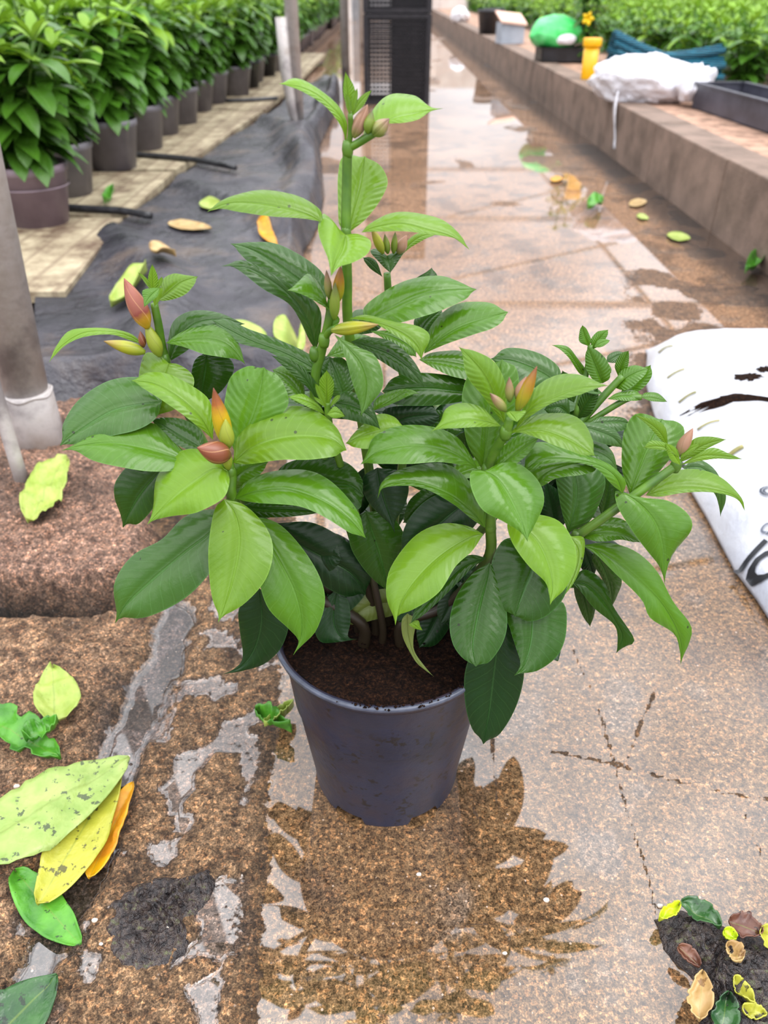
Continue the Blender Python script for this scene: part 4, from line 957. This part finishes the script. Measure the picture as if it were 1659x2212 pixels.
p.inputs['Base Color'].default_value = srgb(232, 232, 240); p.inputs['Roughness'].default_value = .35
n.links.new(bump(n, noise(n, g, 9, 4, .5), .05, .8), p.inputs['Normal'])
wbr = empty('white_plastic_bag', (1.52, 4.95, .27)); tag(wbr, 'crumpled white plastic bag slumped over the kerb edge in front of the teal netting', 'bag')
pr_ = [crumple('bag_body', (1.45, 4.92, .365), (.275, .15, .14), wb_m, 7, amp=.30, k=(72, 40), rz=-.12)]
pr_.append(crumple('bag_knot', (1.69, 4.74, .36), (.10, .08, .10), wb_m, 12, amp=.45, k=(40, 24), rz=.5))
q0 = np.array([1.285, 4.86, .30]); mb = MB()
vs = []; n_ = 14
for i in range(n_):
    t_ = i/(n_-1); zc = .33-.36*t_*.78
    for s in (-1, 1): vs.append((1.288-.012*math.sin(t_*5), 4.80-.06*t_+s*(.022+.012*math.sin(t_*7+s)), zc))
mb.add(vs, [(2*i, 2*i+1, 2*i+3, 2*i+2) for i in range(n_-1)]); tl = mb.build('hanging_strip', wb_m); s_ = tl.modifiers.new('s', 'SOLIDIFY'); s_.thickness = .002; pr_.append(tl)
place_parts(wbr, pr_)
tm_, n, p, o = mat_new('teal_netting'); g = N(n, 'ShaderNodeTexCoord').outputs['Object']
wv = N(n, 'ShaderNodeTexWave', bands_direction='Z'); wv.inputs['Scale'].default_value = 26; wv.inputs['Distortion'].default_value = 3; wv.inputs['Detail'].default_value = 2; n.links.new(g, wv.inputs['Vector'])
n.links.new(cramp(n, wv.outputs['Fac'], [(.2, srgb(6, 62, 82)), (.8, srgb(20, 122, 148))]), p.inputs['Base Color']); n.links.new(bump(n, wv.outputs['Fac'], .012), p.inputs['Normal']); p.inputs['Roughness'].default_value = .5
mb = MB(); rn_ = random.Random(5)
for k_ in range(46):
    ar, rr2 = rn_.uniform(0, 6.28), .125*math.sqrt(rn_.random()); tw = rn_.uniform(-.5, .5)
    P = [(1.43+.062*i, 5.62-.02*i+rr2*math.cos(ar+tw*i/10), .43-.007*i-.035*math.sin(math.pi*i/10)+rr2*math.sin(ar+tw*i/10)*(.8+.4*abs(i-5)/5)) for i in range(11)]
    mb.tube(smooth3(P, 20), .019, 6)
tag(mb.build('teal_net_bundle', tm_), 'bundle of dark teal netting lying behind the white bag', 'netting')
ylm = simple('yellow_plastic', srgb(236, 168, 4), srgb(245, 186, 12), .35, 5)
yr = empty('yellow_canister', (1.425, 6.15, .265)); tag(yr, 'upright yellow plastic canister on the ledge beside the white bag', 'canister')
mb = MB(); mb.lathe([(.001, 0), (.046, 0), (.049, .01), (.052, .20), (.001, .20)], 0, 0, 28); mb.build('body', ylm, yr)
mb = MB(); mb.lathe([(.001, .20), (.060, .20), (.062, .205), (.062, .245), (.058, .25), (.001, .252)], 0, 0, 28); mb.build('lid', ylm, yr)
blk = simple('black_tray_plastic', srgb(22, 22, 26), srgb(36, 36, 42), .35, 20)
def tray(name, lab, loc, w, l, h, rz=0, mat=None, rows_=3, cols=5):
    r_ = empty(name, loc, rz); tag(r_, lab, 'tray'); t_ = .006; mt = mat or blk
    mb = MB(); mb.box(-w/2, w/2, -l/2, l/2, 0, t_)
    for s in (-1, 1):
        mb.box(s*w/2-t_*(s > 0), s*w/2+t_*(s < 0), -l/2, l/2, 0, h); mb.box(-w/2, w/2, s*l/2-t_*(s > 0), s*l/2+t_*(s < 0), 0, h)
    mb.build('tray_body', mt, r_, False)
    mb = MB()
    for s in (-1, 1):
        mb.box(s*w/2-.012, s*w/2+.012, -l/2-.01, l/2+.01, h, h+.008); mb.box(-w/2-.01, w/2+.01, s*l/2-.012, s*l/2+.012, h, h+.008)
    mb.build('tray_rim', mt, r_, False); return r_
tray('black_tray', 'shallow black tray under the bright green bag', (1.56, 7.7, .27), .46, .34, .10)
gbm, n, p, o = mat_new('bright_green_film'); g = N(n, 'ShaderNodeTexCoord').outputs['Object']
n.links.new(cramp(n, noise(n, g, 5, 3), [(.4, srgb(52, 205, 92)), (.65, srgb(120, 232, 150))]), p.inputs['Base Color']); p.inputs['Roughness'].default_value = .35
gr_ = empty('green_bag', (1.50, 7.7, .38)); tag(gr_, 'full bright green plastic bag sitting on the black tray', 'bag')
bb = crumple('bag_body', (1.46, 7.66, .475), (.225, .16, .13), gbm, 21, amp=.16, k=(44, 26)); lb = crumple('bag_label', (1.50, 7.55, .44), (.11, .055, .055), wb_m, 25, amp=.15, k=(24, 14)); place_parts(gr_, [bb, lb])
pkm = simple('pinkish_card', srgb(206, 168, 152), srgb(222, 188, 170), .7, 4); grm = simple('grey_card', srgb(140, 148, 160), srgb(165, 172, 184), .7, 4)
r_ = empty('cardboard_box', (1.42, 10.2, .27), .15); tag(r_, 'grey and pink box on the ledge beyond the green bag', 'box')
mb = MB(); mb.box(-.13, .13, -.12, .12, 0, .20); mb.build('box_body', grm, r_, False)
mb = MB(); mb.add([(-.15, -.14, .20), (.15, -.14, .17), (.15, .14, .26), (-.15, .14, .29), (-.15, -.14, .22), (.15, -.14, .19), (.15, .14, .28), (-.15, .14, .31)], [(0, 3, 2, 1), (4, 5, 6, 7), (0, 1, 5, 4), (1, 2, 6, 5), (2, 3, 7, 6), (3, 0, 4, 7)]); mb.build('box_lid', pkm, r_, False)
def potmesh(mb, r1, r0, h, k=20):
    mb.lathe([(.001, .004), (r0, 0), (r0+(r1-r0)*.85, h*.86), (r1, h*.87), (r1, h), (r1-.006, h), (r1-.010, h*.85), (r0*.9, h*.3)], 0, 0, k)
for (x_, y_, lab) in [(1.40, 12.2, 'nearer black pot standing beyond the box on the ledge'), (1.55, 12.9, 'farther black pot beyond the box on the ledge')]:
    mb = MB(); potmesh(mb, .15, .12, .28); o = mb.build('empty_black_pot', blk); o.location = (x_, y_, .27); tag(o, lab, 'pot')
o = crumple('white_bundle', (1.38, 16.5, .36), (.16, .2, .13), wb_m, 31, amp=.3); tag(o, 'small white plastic bundle at the far end of the kerb', 'bag')
tray('seedling_trough', 'long dark grey trough at the right edge of the ledge', (1.83, 4.02, .265), .26, 1.30, .115, .06, simple('dark_grey_plastic', srgb(52, 52, 62), srgb(74, 74, 86), .4, 8))
mb = MB(); mb.box(-.022, .022, -.003, .003, 0, .20); o = mb.build('plant_tag', wallm, smooth=False); o.location = (2.22, 4.72, .25); tag(o, 'pale plastic plant tag standing behind the dark trough', 'plant tag')

# ---------------- plants in rows ----------------
fol_m = leaf_mat('nursery_leaf', (.040, .130, .014, 1), (.075, .205, .012, 1), (.10, .22, .05, 1), .35, (.2, .4, .1, 1), .2, specks=False)
folt_m = leaf_mat('nursery_young_leaf', (.13, .30, .012, 1), (.24, .42, .02, 1), (.2, .36, .05, 1), .4, (.3, .5, .1, 1), .25, specks=False)
def grow(seed, hgt, spread, nb_, whorls, nl=4, ll=.13, z0=0.0):
    rnd = random.Random(seed); LV = [MB(), MB()]; ST = MB()
    for b in range(nb_):
        an = 2*math.pi*b/nb_+rnd.uniform(-.3, .3); sp = spread*(0 if b == 0 else rnd.uniform(.45, 1)); hb = hgt*rnd.uniform(.72, 1)
        P = np.array([[sp*math.cos(an)*t**1.3, sp*math.sin(an)*t**1.3, z0+hb*t] for t in np.linspace(0, 1, 8)]); ST.tube(P, .005, 5)
        for w in range(whorls):
            t = .06+.94*(w+1)/whorls; c = np.array([sp*math.cos(an)*t**1.3, sp*math.sin(an)*t**1.3, z0+hb*t]); top = w == whorls-1
            n_l = nl+(2 if top else 0)
            for l in range(n_l):
                th = 2*math.pi*l/n_l+w*.8+rnd.uniform(-.3, .3); el = rnd.uniform(.6, 1.2) if top else rnd.uniform(-.1, .55)-.35*(1-t)
                L = ll*rnd.uniform(.75, 1.15)*(.62 if top else 1); wd = L*.17*rnd.uniform(.9, 1.2)*(.8 if top else 1)
                dr = rnd.uniform(.5, 1.2); h = np.array([math.cos(th), math.sin(th), 0]); sd = np.array([-math.sin(th), math.cos(th), 0])
                vs = []; uv = []; pos = c.copy(); e_ = el; ns = 6
                for i in range(ns+1):
                    s = i/ns; wdt = wd*math.sin(math.pi*min(1, s*.93+.04))**.8 if i < ns else .001
                    nrm = -math.sin(e_)*h+np.array([0, 0, math.cos(e_)])
                    for q_, uu in ((-1, 0), (0, .5), (1, 1)): vs.append(pos+sd*q_*wdt+nrm*(.22*wdt*abs(q_))); uv.append((uu, s))
                    pos = pos+(math.cos(e_)*h+np.array([0, 0, math.sin(e_)]))*L/ns; e_ -= dr/ns
                fs = [(i*3+j, i*3+j+1, i*3+4+j, i*3+3+j) for i in range(ns) for j in range(2)]
                LV[1 if (top or (w == whorls-2 and rnd.random() < .35)) else 0].add(vs, [f[::-1] for f in fs], uv)
    return LV, ST
def join_mb(a, b, name, m1, m2):
    n0 = len(a.f); c = MB(); c.add(a.v, a.f, a.uv); c.add(b.v, b.f, b.uv); o = c.build(name, m1); o.data.materials.append(m2)
    mi = np.zeros(len(o.data.polygons), dtype=np.int32); mi[n0:] = 1; o.data.polygons.foreach_set('material_index', mi); return o
mauve = simple('mauve_grey_plastic', srgb(118, 102, 112), srgb(138, 122, 132), .45, 6); grp = simple('grey_pot_plastic', srgb(96, 92, 98), srgb(122, 118, 124), .45, 6)
protos = []
for i, (pm, hh) in enumerate([(mauve, .50), (grp, .52), (blk, .54), (grp, .56)]):
    r_ = empty('nursery_plant', (0, 0, 0)); mb = MB(); potmesh(mb, .135, .100, .20, 28 if i == 0 else 18)
    if i == 0: mb.lathe([(.1285, .125), (.1305, .128), (.1285, .131)], 0, 0, 28)
    mb.build('pot', pm, r_); mb = MB(); mb.lathe([(.124, .172), (.06, .182), (.001, .185)], 0, 0, 16); mb.build('soil', soil_m, r_)
    LV, ST = grow(100+i, hh, .24, 9, 6, 5, .185, .17); ST.build('stems', stemm, r_); f_ = join_mb(LV[0], LV[1], 'foliage', fol_m, folt_m); f_.parent = r_
    protos.append(r_)
def dup(root):
    r = root.copy(); C.objects.link(r)
    for ch in root.children:
        c = ch.copy(); C.objects.link(c); c.parent = r
    return r
rnd = random.Random(3); used = set(); nleft = 0; front = 0
ords = ['second', 'third', 'fourth', 'fifth', 'sixth', 'seventh']
y_ = 2.93; rowi = 0
while y_ < 24:
    stp = .50 if y_ < 9 else (.62 if y_ < 15 else .85); x_ = -1.30 if y_ > 3.2 else -1.26; ci = 0
    if y_ > 6.8: x_ = -1.18
    dlim = -(y_*CP+CAMH*SP)*.50-.35
    while x_ > dlim:
        if rowi > 9 and ci > 10: break
        i = 0 if (rowi == 0 and ci == 0) else rnd.choice([1, 2, 3, 1])
        if i in used: r_ = dup(protos[i])
        else: r_ = protos[i]; used.add(i)
        jx, jy = (0, 0) if rowi == 0 and ci == 0 else (rnd.uniform(-.04, .04), rnd.uniform(-.06, .06))
        r_.location = (x_+jx, y_+jy, .094 if ci < 2 and y_ < 11 else .078); r_.rotation_euler = (0, 0, rnd.uniform(0, 6.28)); s = rnd.uniform(.92, 1.08); r_.scale = (1, 1, s)
        if rowi == 0 and ci == 0: tag(r_, 'leafy shrub in a mauve-grey plastic pot, front one of the left block', 'potted plant')
        elif ci == 0 and rowi <= 6: tag(r_, '%s potted shrub back along the path edge of the left block' % ords[rowi-1], 'potted plant', 'potted shrubs along the left path edge')
        elif rowi == 0 and ci == 1: tag(r_, 'leafy potted shrub at the left picture edge beside the mauve-pot one', 'potted plant')
        elif ci == 0: tag(r_, 'green potted shrub far down the path edge of the left block', 'potted plant', 'far potted shrubs along the left path edge')
        else: tag(r_, 'green potted shrub crowded deep inside the left block of pots', 'potted plant', 'potted shrubs inside the left block')
        nleft += 1; x_ -= .46 if y_ < 12 else .62; ci += 1
    y_ += stp; rowi += 1
bedp = []
for i in range(3):
    LV, ST = grow(200+i, .40, .22, 7, 4, 5, .14, 0); c = MB(); c.add(LV[0].v, LV[0].f, LV[0].uv); c.add(ST.v, ST.f, ST.uv)
    bedp.append(join_mb(c, LV[1], 'bed_shrub', fol_m, folt_m))
usedb = set(); y_ = 3.75; rowi = 0
while y_ < 25:
    x_ = 2.25+.1*(rowi % 2); ci = 0; lim = (y_*CP+CAMH*SP)*.52+.4
    while x_ < lim and ci < 14:
        i = rnd.randrange(3)
        if i in usedb: o = bedp[i].copy(); C.objects.link(o)
        else: o = bedp[i]; usedb.add(i)
        o.location = (x_+rnd.uniform(-.05, .05), y_+rnd.uniform(-.05, .05), .25); o.rotation_euler = (0, 0, rnd.uniform(0, 6.28)); s = rnd.uniform(.9, 1.12); o.scale = (s, s, s)
        if ci == 0 and rowi == 0: tag(o, 'green bed shrub nearest the long dark trough', 'shrub')
        elif ci == 0: tag(o, 'green shrub in the edge row of the right bed, behind the ledge', 'shrub', 'edge row of the right bed')
        else: tag(o, 'green shrub inside the right bed of plants', 'shrub', 'shrubs inside the right bed')
        x_ += .40 if y_ < 10 else .60; ci += 1
    y_ += .42 if y_ < 10 else (.62 if y_ < 16 else .9); rowi += 1
# the taller shrub with a yellow flower behind the canister
LV, ST = grow(301, .85, .20, 6, 7, 5, .13, 0); r_ = empty('tall_shrub', (1.72, 7.6, .25)); tag(r_, 'taller dark shrub with one yellow flower behind the yellow canister', 'shrub')
ST.build('stems', stemm, r_); f_ = join_mb(LV[0], LV[1], 'foliage', fol_m, folt_m); f_.parent = r_
yf = simple('yellow_petal', srgb(240, 200, 10), rough=.5); mb = MB()
for k in range(5):
    a = 2*math.pi*k/5; c_, s_ = math.cos(a), math.sin(a)
    mb.add([(0, 0, 0), (.03*c_-.018*s_, -.012, .03*s_+.018*c_), (.055*c_, -.02, .055*s_), (.03*c_+.018*s_, -.012, .03*s_-.018*c_)], [(0, 1, 2, 3)])
fl = mb.build('yellow_flower', yf, r_); fl.location = (-.08, -.24, .34)
sol = fl.modifiers.new('s', 'SOLIDIFY'); sol.thickness = .002

# ---------------- fallen leaves and litter ----------------
def litter_mat(name, c1, c2, spot, amt=.58, rough=.4):
    m, n, p, o = mat_new(name); uv = N(n, 'ShaderNodeTexCoord').outputs['UV']; g = N(n, 'ShaderNodeTexCoord').outputs['Object']
    s = N(n, 'ShaderNodeSeparateXYZ'); n.links.new(uv, s.inputs[0]); a = math_(n, 'ABSOLUTE', math_(n, 'MULTIPLY', math_(n, 'SUBTRACT', s.outputs[0], .5), 2.0))
    c = cramp(n, noise(n, g, 30, 3), [(.35, c1), (.65, c2)])
    c = mixc(n, math_(n, 'MULTIPLY', math_(n, 'SUBTRACT', 1.0, math_(n, 'DIVIDE', a, .06), clamp=True), .5), c, (.14, .2, .03, 1))
    sp = cramp(n, noise(n, g, 75, 4, .65), [(amt, (0, 0, 0, 1)), (amt+.03, (1, 1, 1, 1))])
    n.links.new(mixc(n, math_(n, 'MULTIPLY', sp, .85), c, spot), p.inputs['Base Color'])
    p.inputs['Roughness'].default_value = rough; n.links.new(bump(n, noise(n, g, 60, 3), .002), p.inputs['Normal'])
    return m
LT = {'pale': litter_mat('fallen_pale', srgb(132, 154, 58), srgb(158, 172, 84), srgb(80, 96, 60), .66), 'pspot': litter_mat('fallen_pale_spotted', srgb(120, 146, 66), srgb(148, 166, 90), srgb(48, 58, 42), .585),
      'yel': litter_mat('fallen_yellow', srgb(148, 150, 44), srgb(168, 166, 58), srgb(60, 56, 30), .58), 'orange': litter_mat('fallen_orange', srgb(176, 112, 22), srgb(200, 150, 12), srgb(70, 40, 20), .66),
      'green': litter_mat('fallen_green', srgb(52, 112, 26), srgb(82, 146, 38), srgb(30, 50, 26), .64), 'wetg': litter_mat('fallen_dark_green', srgb(26, 62, 30), srgb(52, 94, 40), srgb(24, 34, 24), .60, .25),
      'brown': litter_mat('fallen_brown', srgb(74, 42, 34), srgb(110, 70, 50), srgb(30, 20, 18), .62), 'tan': litter_mat('fallen_tan', srgb(158, 126, 78), srgb(184, 156, 104), srgb(110, 80, 50), .62),
      'acid': litter_mat('fallen_acid_yellow', srgb(160, 182, 14), srgb(186, 196, 36), srgb(80, 80, 20), .63)}
def fallen(kind, B, T, wl, wr, lab, z=None, lift=.004, curl=.0, notch=0, surf=None, name='fallen_leaf', seed=1, cat='leaf', wav=.004):
    nl_, ns_ = 26, 6; vs = []; uv = []; z = 0.0 if z is None else z
    d = np.array(T, float)-np.array(B, float); L = np.hypot(*d); d /= L; pr_ = np.array([d[1], -d[0]])
    for i in range(nl_):
        t = i/(nl_-1); prof = math.sin(math.pi*(t*.96+.02)**.85)**.75 if i not in (0, nl_-1) else .03
        bow = math.sin(math.pi*t)*curl*L
        for j in range(-ns_, ns_+1):
            s = j/ns_; w = (wl if s < 0 else wr)*prof*(1+.10*(float(vnoise(t*7+seed, s*2, seed))-.5)-notch*.35*(float(vnoise(t*14, 3+np.sign(s), seed+7)) > .6))
            px = B[0]+d[0]*t*L+pr_[0]*(s*w+bow); py = B[1]+d[1]*t*L+pr_[1]*(s*w+bow)
            q_ = PZ(px, py, z); zz = (surf(q_[0], q_[1]) if surf else max(gz(q_[0], q_[1]), -.002))
            zz += lift+wav*abs(s)**2+wav*1.2*(float(vnoise(t*3+seed*2.3, s*1.4, seed+3)))
            vs.append((q_[0], q_[1], zz)); uv.append((.5+.5*s, t))
    c = 2*ns_+1; fs = [(i*c+j, i*c+j+1, (i+1)*c+j+1, (i+1)*c+j) for i in range(nl_-1) for j in range(c-1)]
    o = obj(name, vs, fs, LT[kind], None, uv); sm = o.modifiers.new('s', 'SOLIDIFY'); sm.thickness = .0009; sm.offset = 1
    return tag(o, lab, cat)
fallen('pale', (62, 1135), (150, 1003), 36, 40, 'pale green curled leaf on the brown clod below the thin pipe', .05, wav=.010, seed=2)
fallen('pale', (118, 1570), (118, 1452), 62, 40, 'broad pale leaf standing out above the torn green one at the left edge', .012, wav=.008, seed=3)
fallen('green', (-30, 1560), (135, 1650), 45, 50, 'torn bright green leaf at the left edge below the pale one', .012, notch=1, wav=.014, seed=4)
fallen('green', (60, 1610), (132, 1575), 22, 20, 'small crinkled green leaf scrap between the torn leaf and the pale leaf', .02, notch=1, wav=.014, lift=.012, seed=14)
fallen('green', (40, 1895), (178, 2048), 55, 42, 'green leaf poking out from under the yellow leaves at lower left', .0, wav=.004, lift=.004, seed=5)
fallen('orange', (195, 1905), (290, 1700), 28, 34, 'narrow orange and yellow leaf at the right of the lower-left leaf pile', .0, lift=.006, seed=6)
fallen('yel', (88, 1968), (262, 1672), 60, 40, 'yellow leaf with black spots lying lengthwise on the lower-left pile', .0, lift=.012, seed=7)
fallen('pspot', (-90, 1905), (285, 1655), 75, 62, 'large pale green black-spotted leaf, topmost at lower left', .005, lift=.021, seed=8)
fallen('wetg', (-60, 2290), (128, 2118), 70, 60, 'wet dark green leaf in the water at the bottom left corner', .0, lift=.004, seed=9)
fallen('green', (556, 1562), (632, 1600), 16, 18, 'crumpled green leaf against the left side of the pot', .0, wav=.018, notch=1, seed=10)
fallen('pale', (575, 1590), (636, 1545), 12, 12, 'folded green leaf scrap touching the pot beside the crumpled leaf', .0, wav=.014, lift=.008, notch=1, seed=15)
def cz(x, y):
    h_ = CBVH.ray_cast(Vector((x, y, 1)), Vector((0, 0, -1)))
    return h_[0].z+.003 if h_[0] else .09
def onc(*a, **k): return fallen(*a, surf=cz, **k)
onc('orange', (558, 488), (598, 528), 10, 14, 'bright yellow leaf on the black cloth behind the tall stem', .1, seed=20); onc('tan', (362, 478), (456, 490), 8, 12, 'pale narrow leaf on the black cloth beside the hose end', .1, seed=21)
onc('pale', (430, 437), (478, 443), 9, 9, 'small pale leaf on the black cloth near the leftmost leaf tip of the shrub', .1, seed=22); onc('pale', (240, 660), (322, 608), 18, 22, 'pale green curled leaf on the cloth behind the pink bud', .1, wav=.02, seed=23)
onc('tan', (330, 572), (384, 578), 14, 18, 'tan curled leaf on the cloth above the pink bud', .1, wav=.02, seed=24); onc('pale', (600, 680), (655, 752), 34, 30, 'broad pale leaf on the cloth left of the dark bud stem', .1, seed=25)
onc('pale', (498, 690), (575, 720), 14, 14, 'pale leaf on the cloth above the long grey-green leaf', .1, seed=26)
fallen('pale', (118, 832), (188, 842), 9, 10, 'thin pale green leaf on the dirt right of the thick post', .0, seed=27)
fallen('green', (1266, 462), (1300, 448), 12, 12, 'small green leaf on the middle of the wet path', .0, wav=.03, seed=28); fallen('green', (1606, 606), (1650, 562), 12, 14, 'yellow-green leaf at the foot of the kerb near the right edge', .0, wav=.03, seed=29)
fallen('tan', (1358, 445), (1396, 440), 8, 10, 'tan leaf on the wet path near the kerb', .0, seed=30); fallen('orange', (1188, 392), (1216, 390), 6, 7, 'small orange leaf far down the wet path', .0, seed=31)
fallen('pale', (1440, 512), (1490, 520), 10, 10, 'faded leaf on the path beside the kerb foot', .0, seed=32); fallen('green', (230, 462), (250, 430), 9, 9, 'green scrap beside the mauve-grey pot', .09, surf=lambda x, y: .11, wav=.02, seed=33)
fallen('pale', (1375, 470), (1400, 476), 6, 6, 'tiny pale leaf between the path middle and the kerb', .0, seed=34)
# rotting heap, lower right
mudm, n, p, o = mat_new('wet_rotted_litter'); g = N(n, 'ShaderNodeTexCoord').outputs['Object']
n.links.new(cramp(n, noise(n, g, 110, 5, .7), [(.34, (.005, .004, .005, 1)), (.47, (.024, .018, .018, 1)), (.57, (.060, .042, .036, 1)), (.66, (.08, .09, .04, 1)), (.78, (.22, .18, .09, 1))]), p.inputs['Base Color'])
p.inputs['Roughness'].default_value = .22; n.links.new(bump(n, noise(n, g, 130, 4, .65), .006), p.inputs['Normal'])
def heap(name, poly, hgt, mat, lab, seed):
    P = np.array(poly, float); c0 = P.mean(0); vs = []; K = 90; NRr = 26
    ring = cr([tuple(q) for q in poly]+[tuple(poly[0])], K+1)[:-1]
    q_ = PZ(*c0, 0); vs.append((q_[0], q_[1], hgt*.7))
    for i in range(1, NRr+1):
        t = i/NRr
        for j in range(K):
            a = c0+(ring[j]-c0)*t*(1+.07*(float(vnoise(j*.8, seed, seed))-.5)); q_ = PZ(a[0], a[1], 0)
            h = hgt*(1-t**4)*(.1+1.9*float(fbm(q_[0]*75, q_[1]*75, seed)))*(.4+1.2*float(vnoise(q_[0]*260, q_[1]*260, seed+2))) + .0008
            vs.append((q_[0], q_[1], h if i < NRr else .0002))
    fs = [(0, 1+j, 1+(j+1) % K) for j in range(K)]+[(1+i*K+j, 1+(i+1)*K+j, 1+(i+1)*K+(j+1) % K, 1+i*K+(j+1) % K) for i in range(NRr-1) for j in range(K)]
    o = obj(name, vs, fs, mat); return tag(o, lab, 'litter', None, 'stuff')
heap('rotted_litter', [(1415, 1990), (1460, 1968), (1530, 1990), (1590, 2015), (1700, 2060), (1760, 2300), (1520, 2330), (1515, 2160), (1490, 2110), (1440, 2060)], .012, mudm, 'heap of dark rotting leaf litter at the bottom right corner', 41)
heap('rotted_litter', [(225, 2010), (250, 1940), (330, 1900), (400, 1895), (455, 1880), (462, 1925), (420, 1985), (400, 2060), (320, 2098), (250, 2075)], .011, mudm, 'clump of black rotted compost on the slab left of the pot reflection', 43)
hz = lambda x, y: .012
for a in [('acid', (1416, 2008), (1458, 1978), 13, 11, 'acid yellow scrap at the tip of the rotting heap'), ('wetg', (1462, 1972), (1545, 2025), 18, 22, 'dark green rotting leaf at the top of the heap'),
          ('brown', (1565, 2010), (1632, 2040), 22, 22, 'dark reddish brown leaf beside the heap'), ('yel', (1632, 2030), (1690, 2080), 24, 24, 'pale yellow torn leaf at the right picture edge'),
          ('acid', (1552, 2036), (1578, 2050), 9, 8, 'small acid yellow scrap in the middle of the heap'), ('tan', (1560, 2062), (1588, 2100), 14, 16, 'tan leaf piece near the centre of the heap'),
          ('yel', (1572, 2138), (1612, 2192), 11, 12, 'pale yellow strip low in the heap'), ('wetg', (1545, 2260), (1560, 2170), 26, 24, 'wet dark green leaf at the bottom of the heap'),
          ('tan', (1500, 2225), (1505, 2125), 20, 24, 'curled brown-tan leaf at the lower left of the heap'), ('yel', (1590, 2200), (1640, 2215), 14, 12, 'yellowish leaf at the bottom edge below the pale strip'),
          ('brown', (1455, 2070), (1500, 2110), 8, 12, 'narrow brown leaf along the left side of the heap')]:
    fallen(a[0], a[1], a[2], a[3]*1.25, a[4]*1.25, a[5], surf=hz, lift=.003, wav=.007, notch=.55, seed=len(a[5]))
# small pebbles
pbm = simple('pale_grit', srgb(225, 215, 205), srgb(190, 170, 150), .5, 60); rnd = random.Random(8)
for i, (a, b) in enumerate([(278, 1635), (40, 1708), (42, 1910), (205, 1990), (222, 2048), (85, 2130), (365, 2010), (288, 2020), (1425, 1958), (112, 1078), (20, 1105), (905, 1890), (1090, 2060), (1180, 1945)]):
    q_ = PZ(a, b, 0); s = rnd.uniform(.0016, .003); o = crumple('grit_stone', (0, 0, 0), (s*1.3, s, s*.8), pbm, i+60, amp=.3, k=(10, 7)); o.location = (q_[0], q_[1], max(gz(q_[0], q_[1]), 0)+s*.5)
    tag(o, 'tiny pale grit stone lying on the wet ground', 'stone', 'scattered grit stones')
print('left plants', nleft)
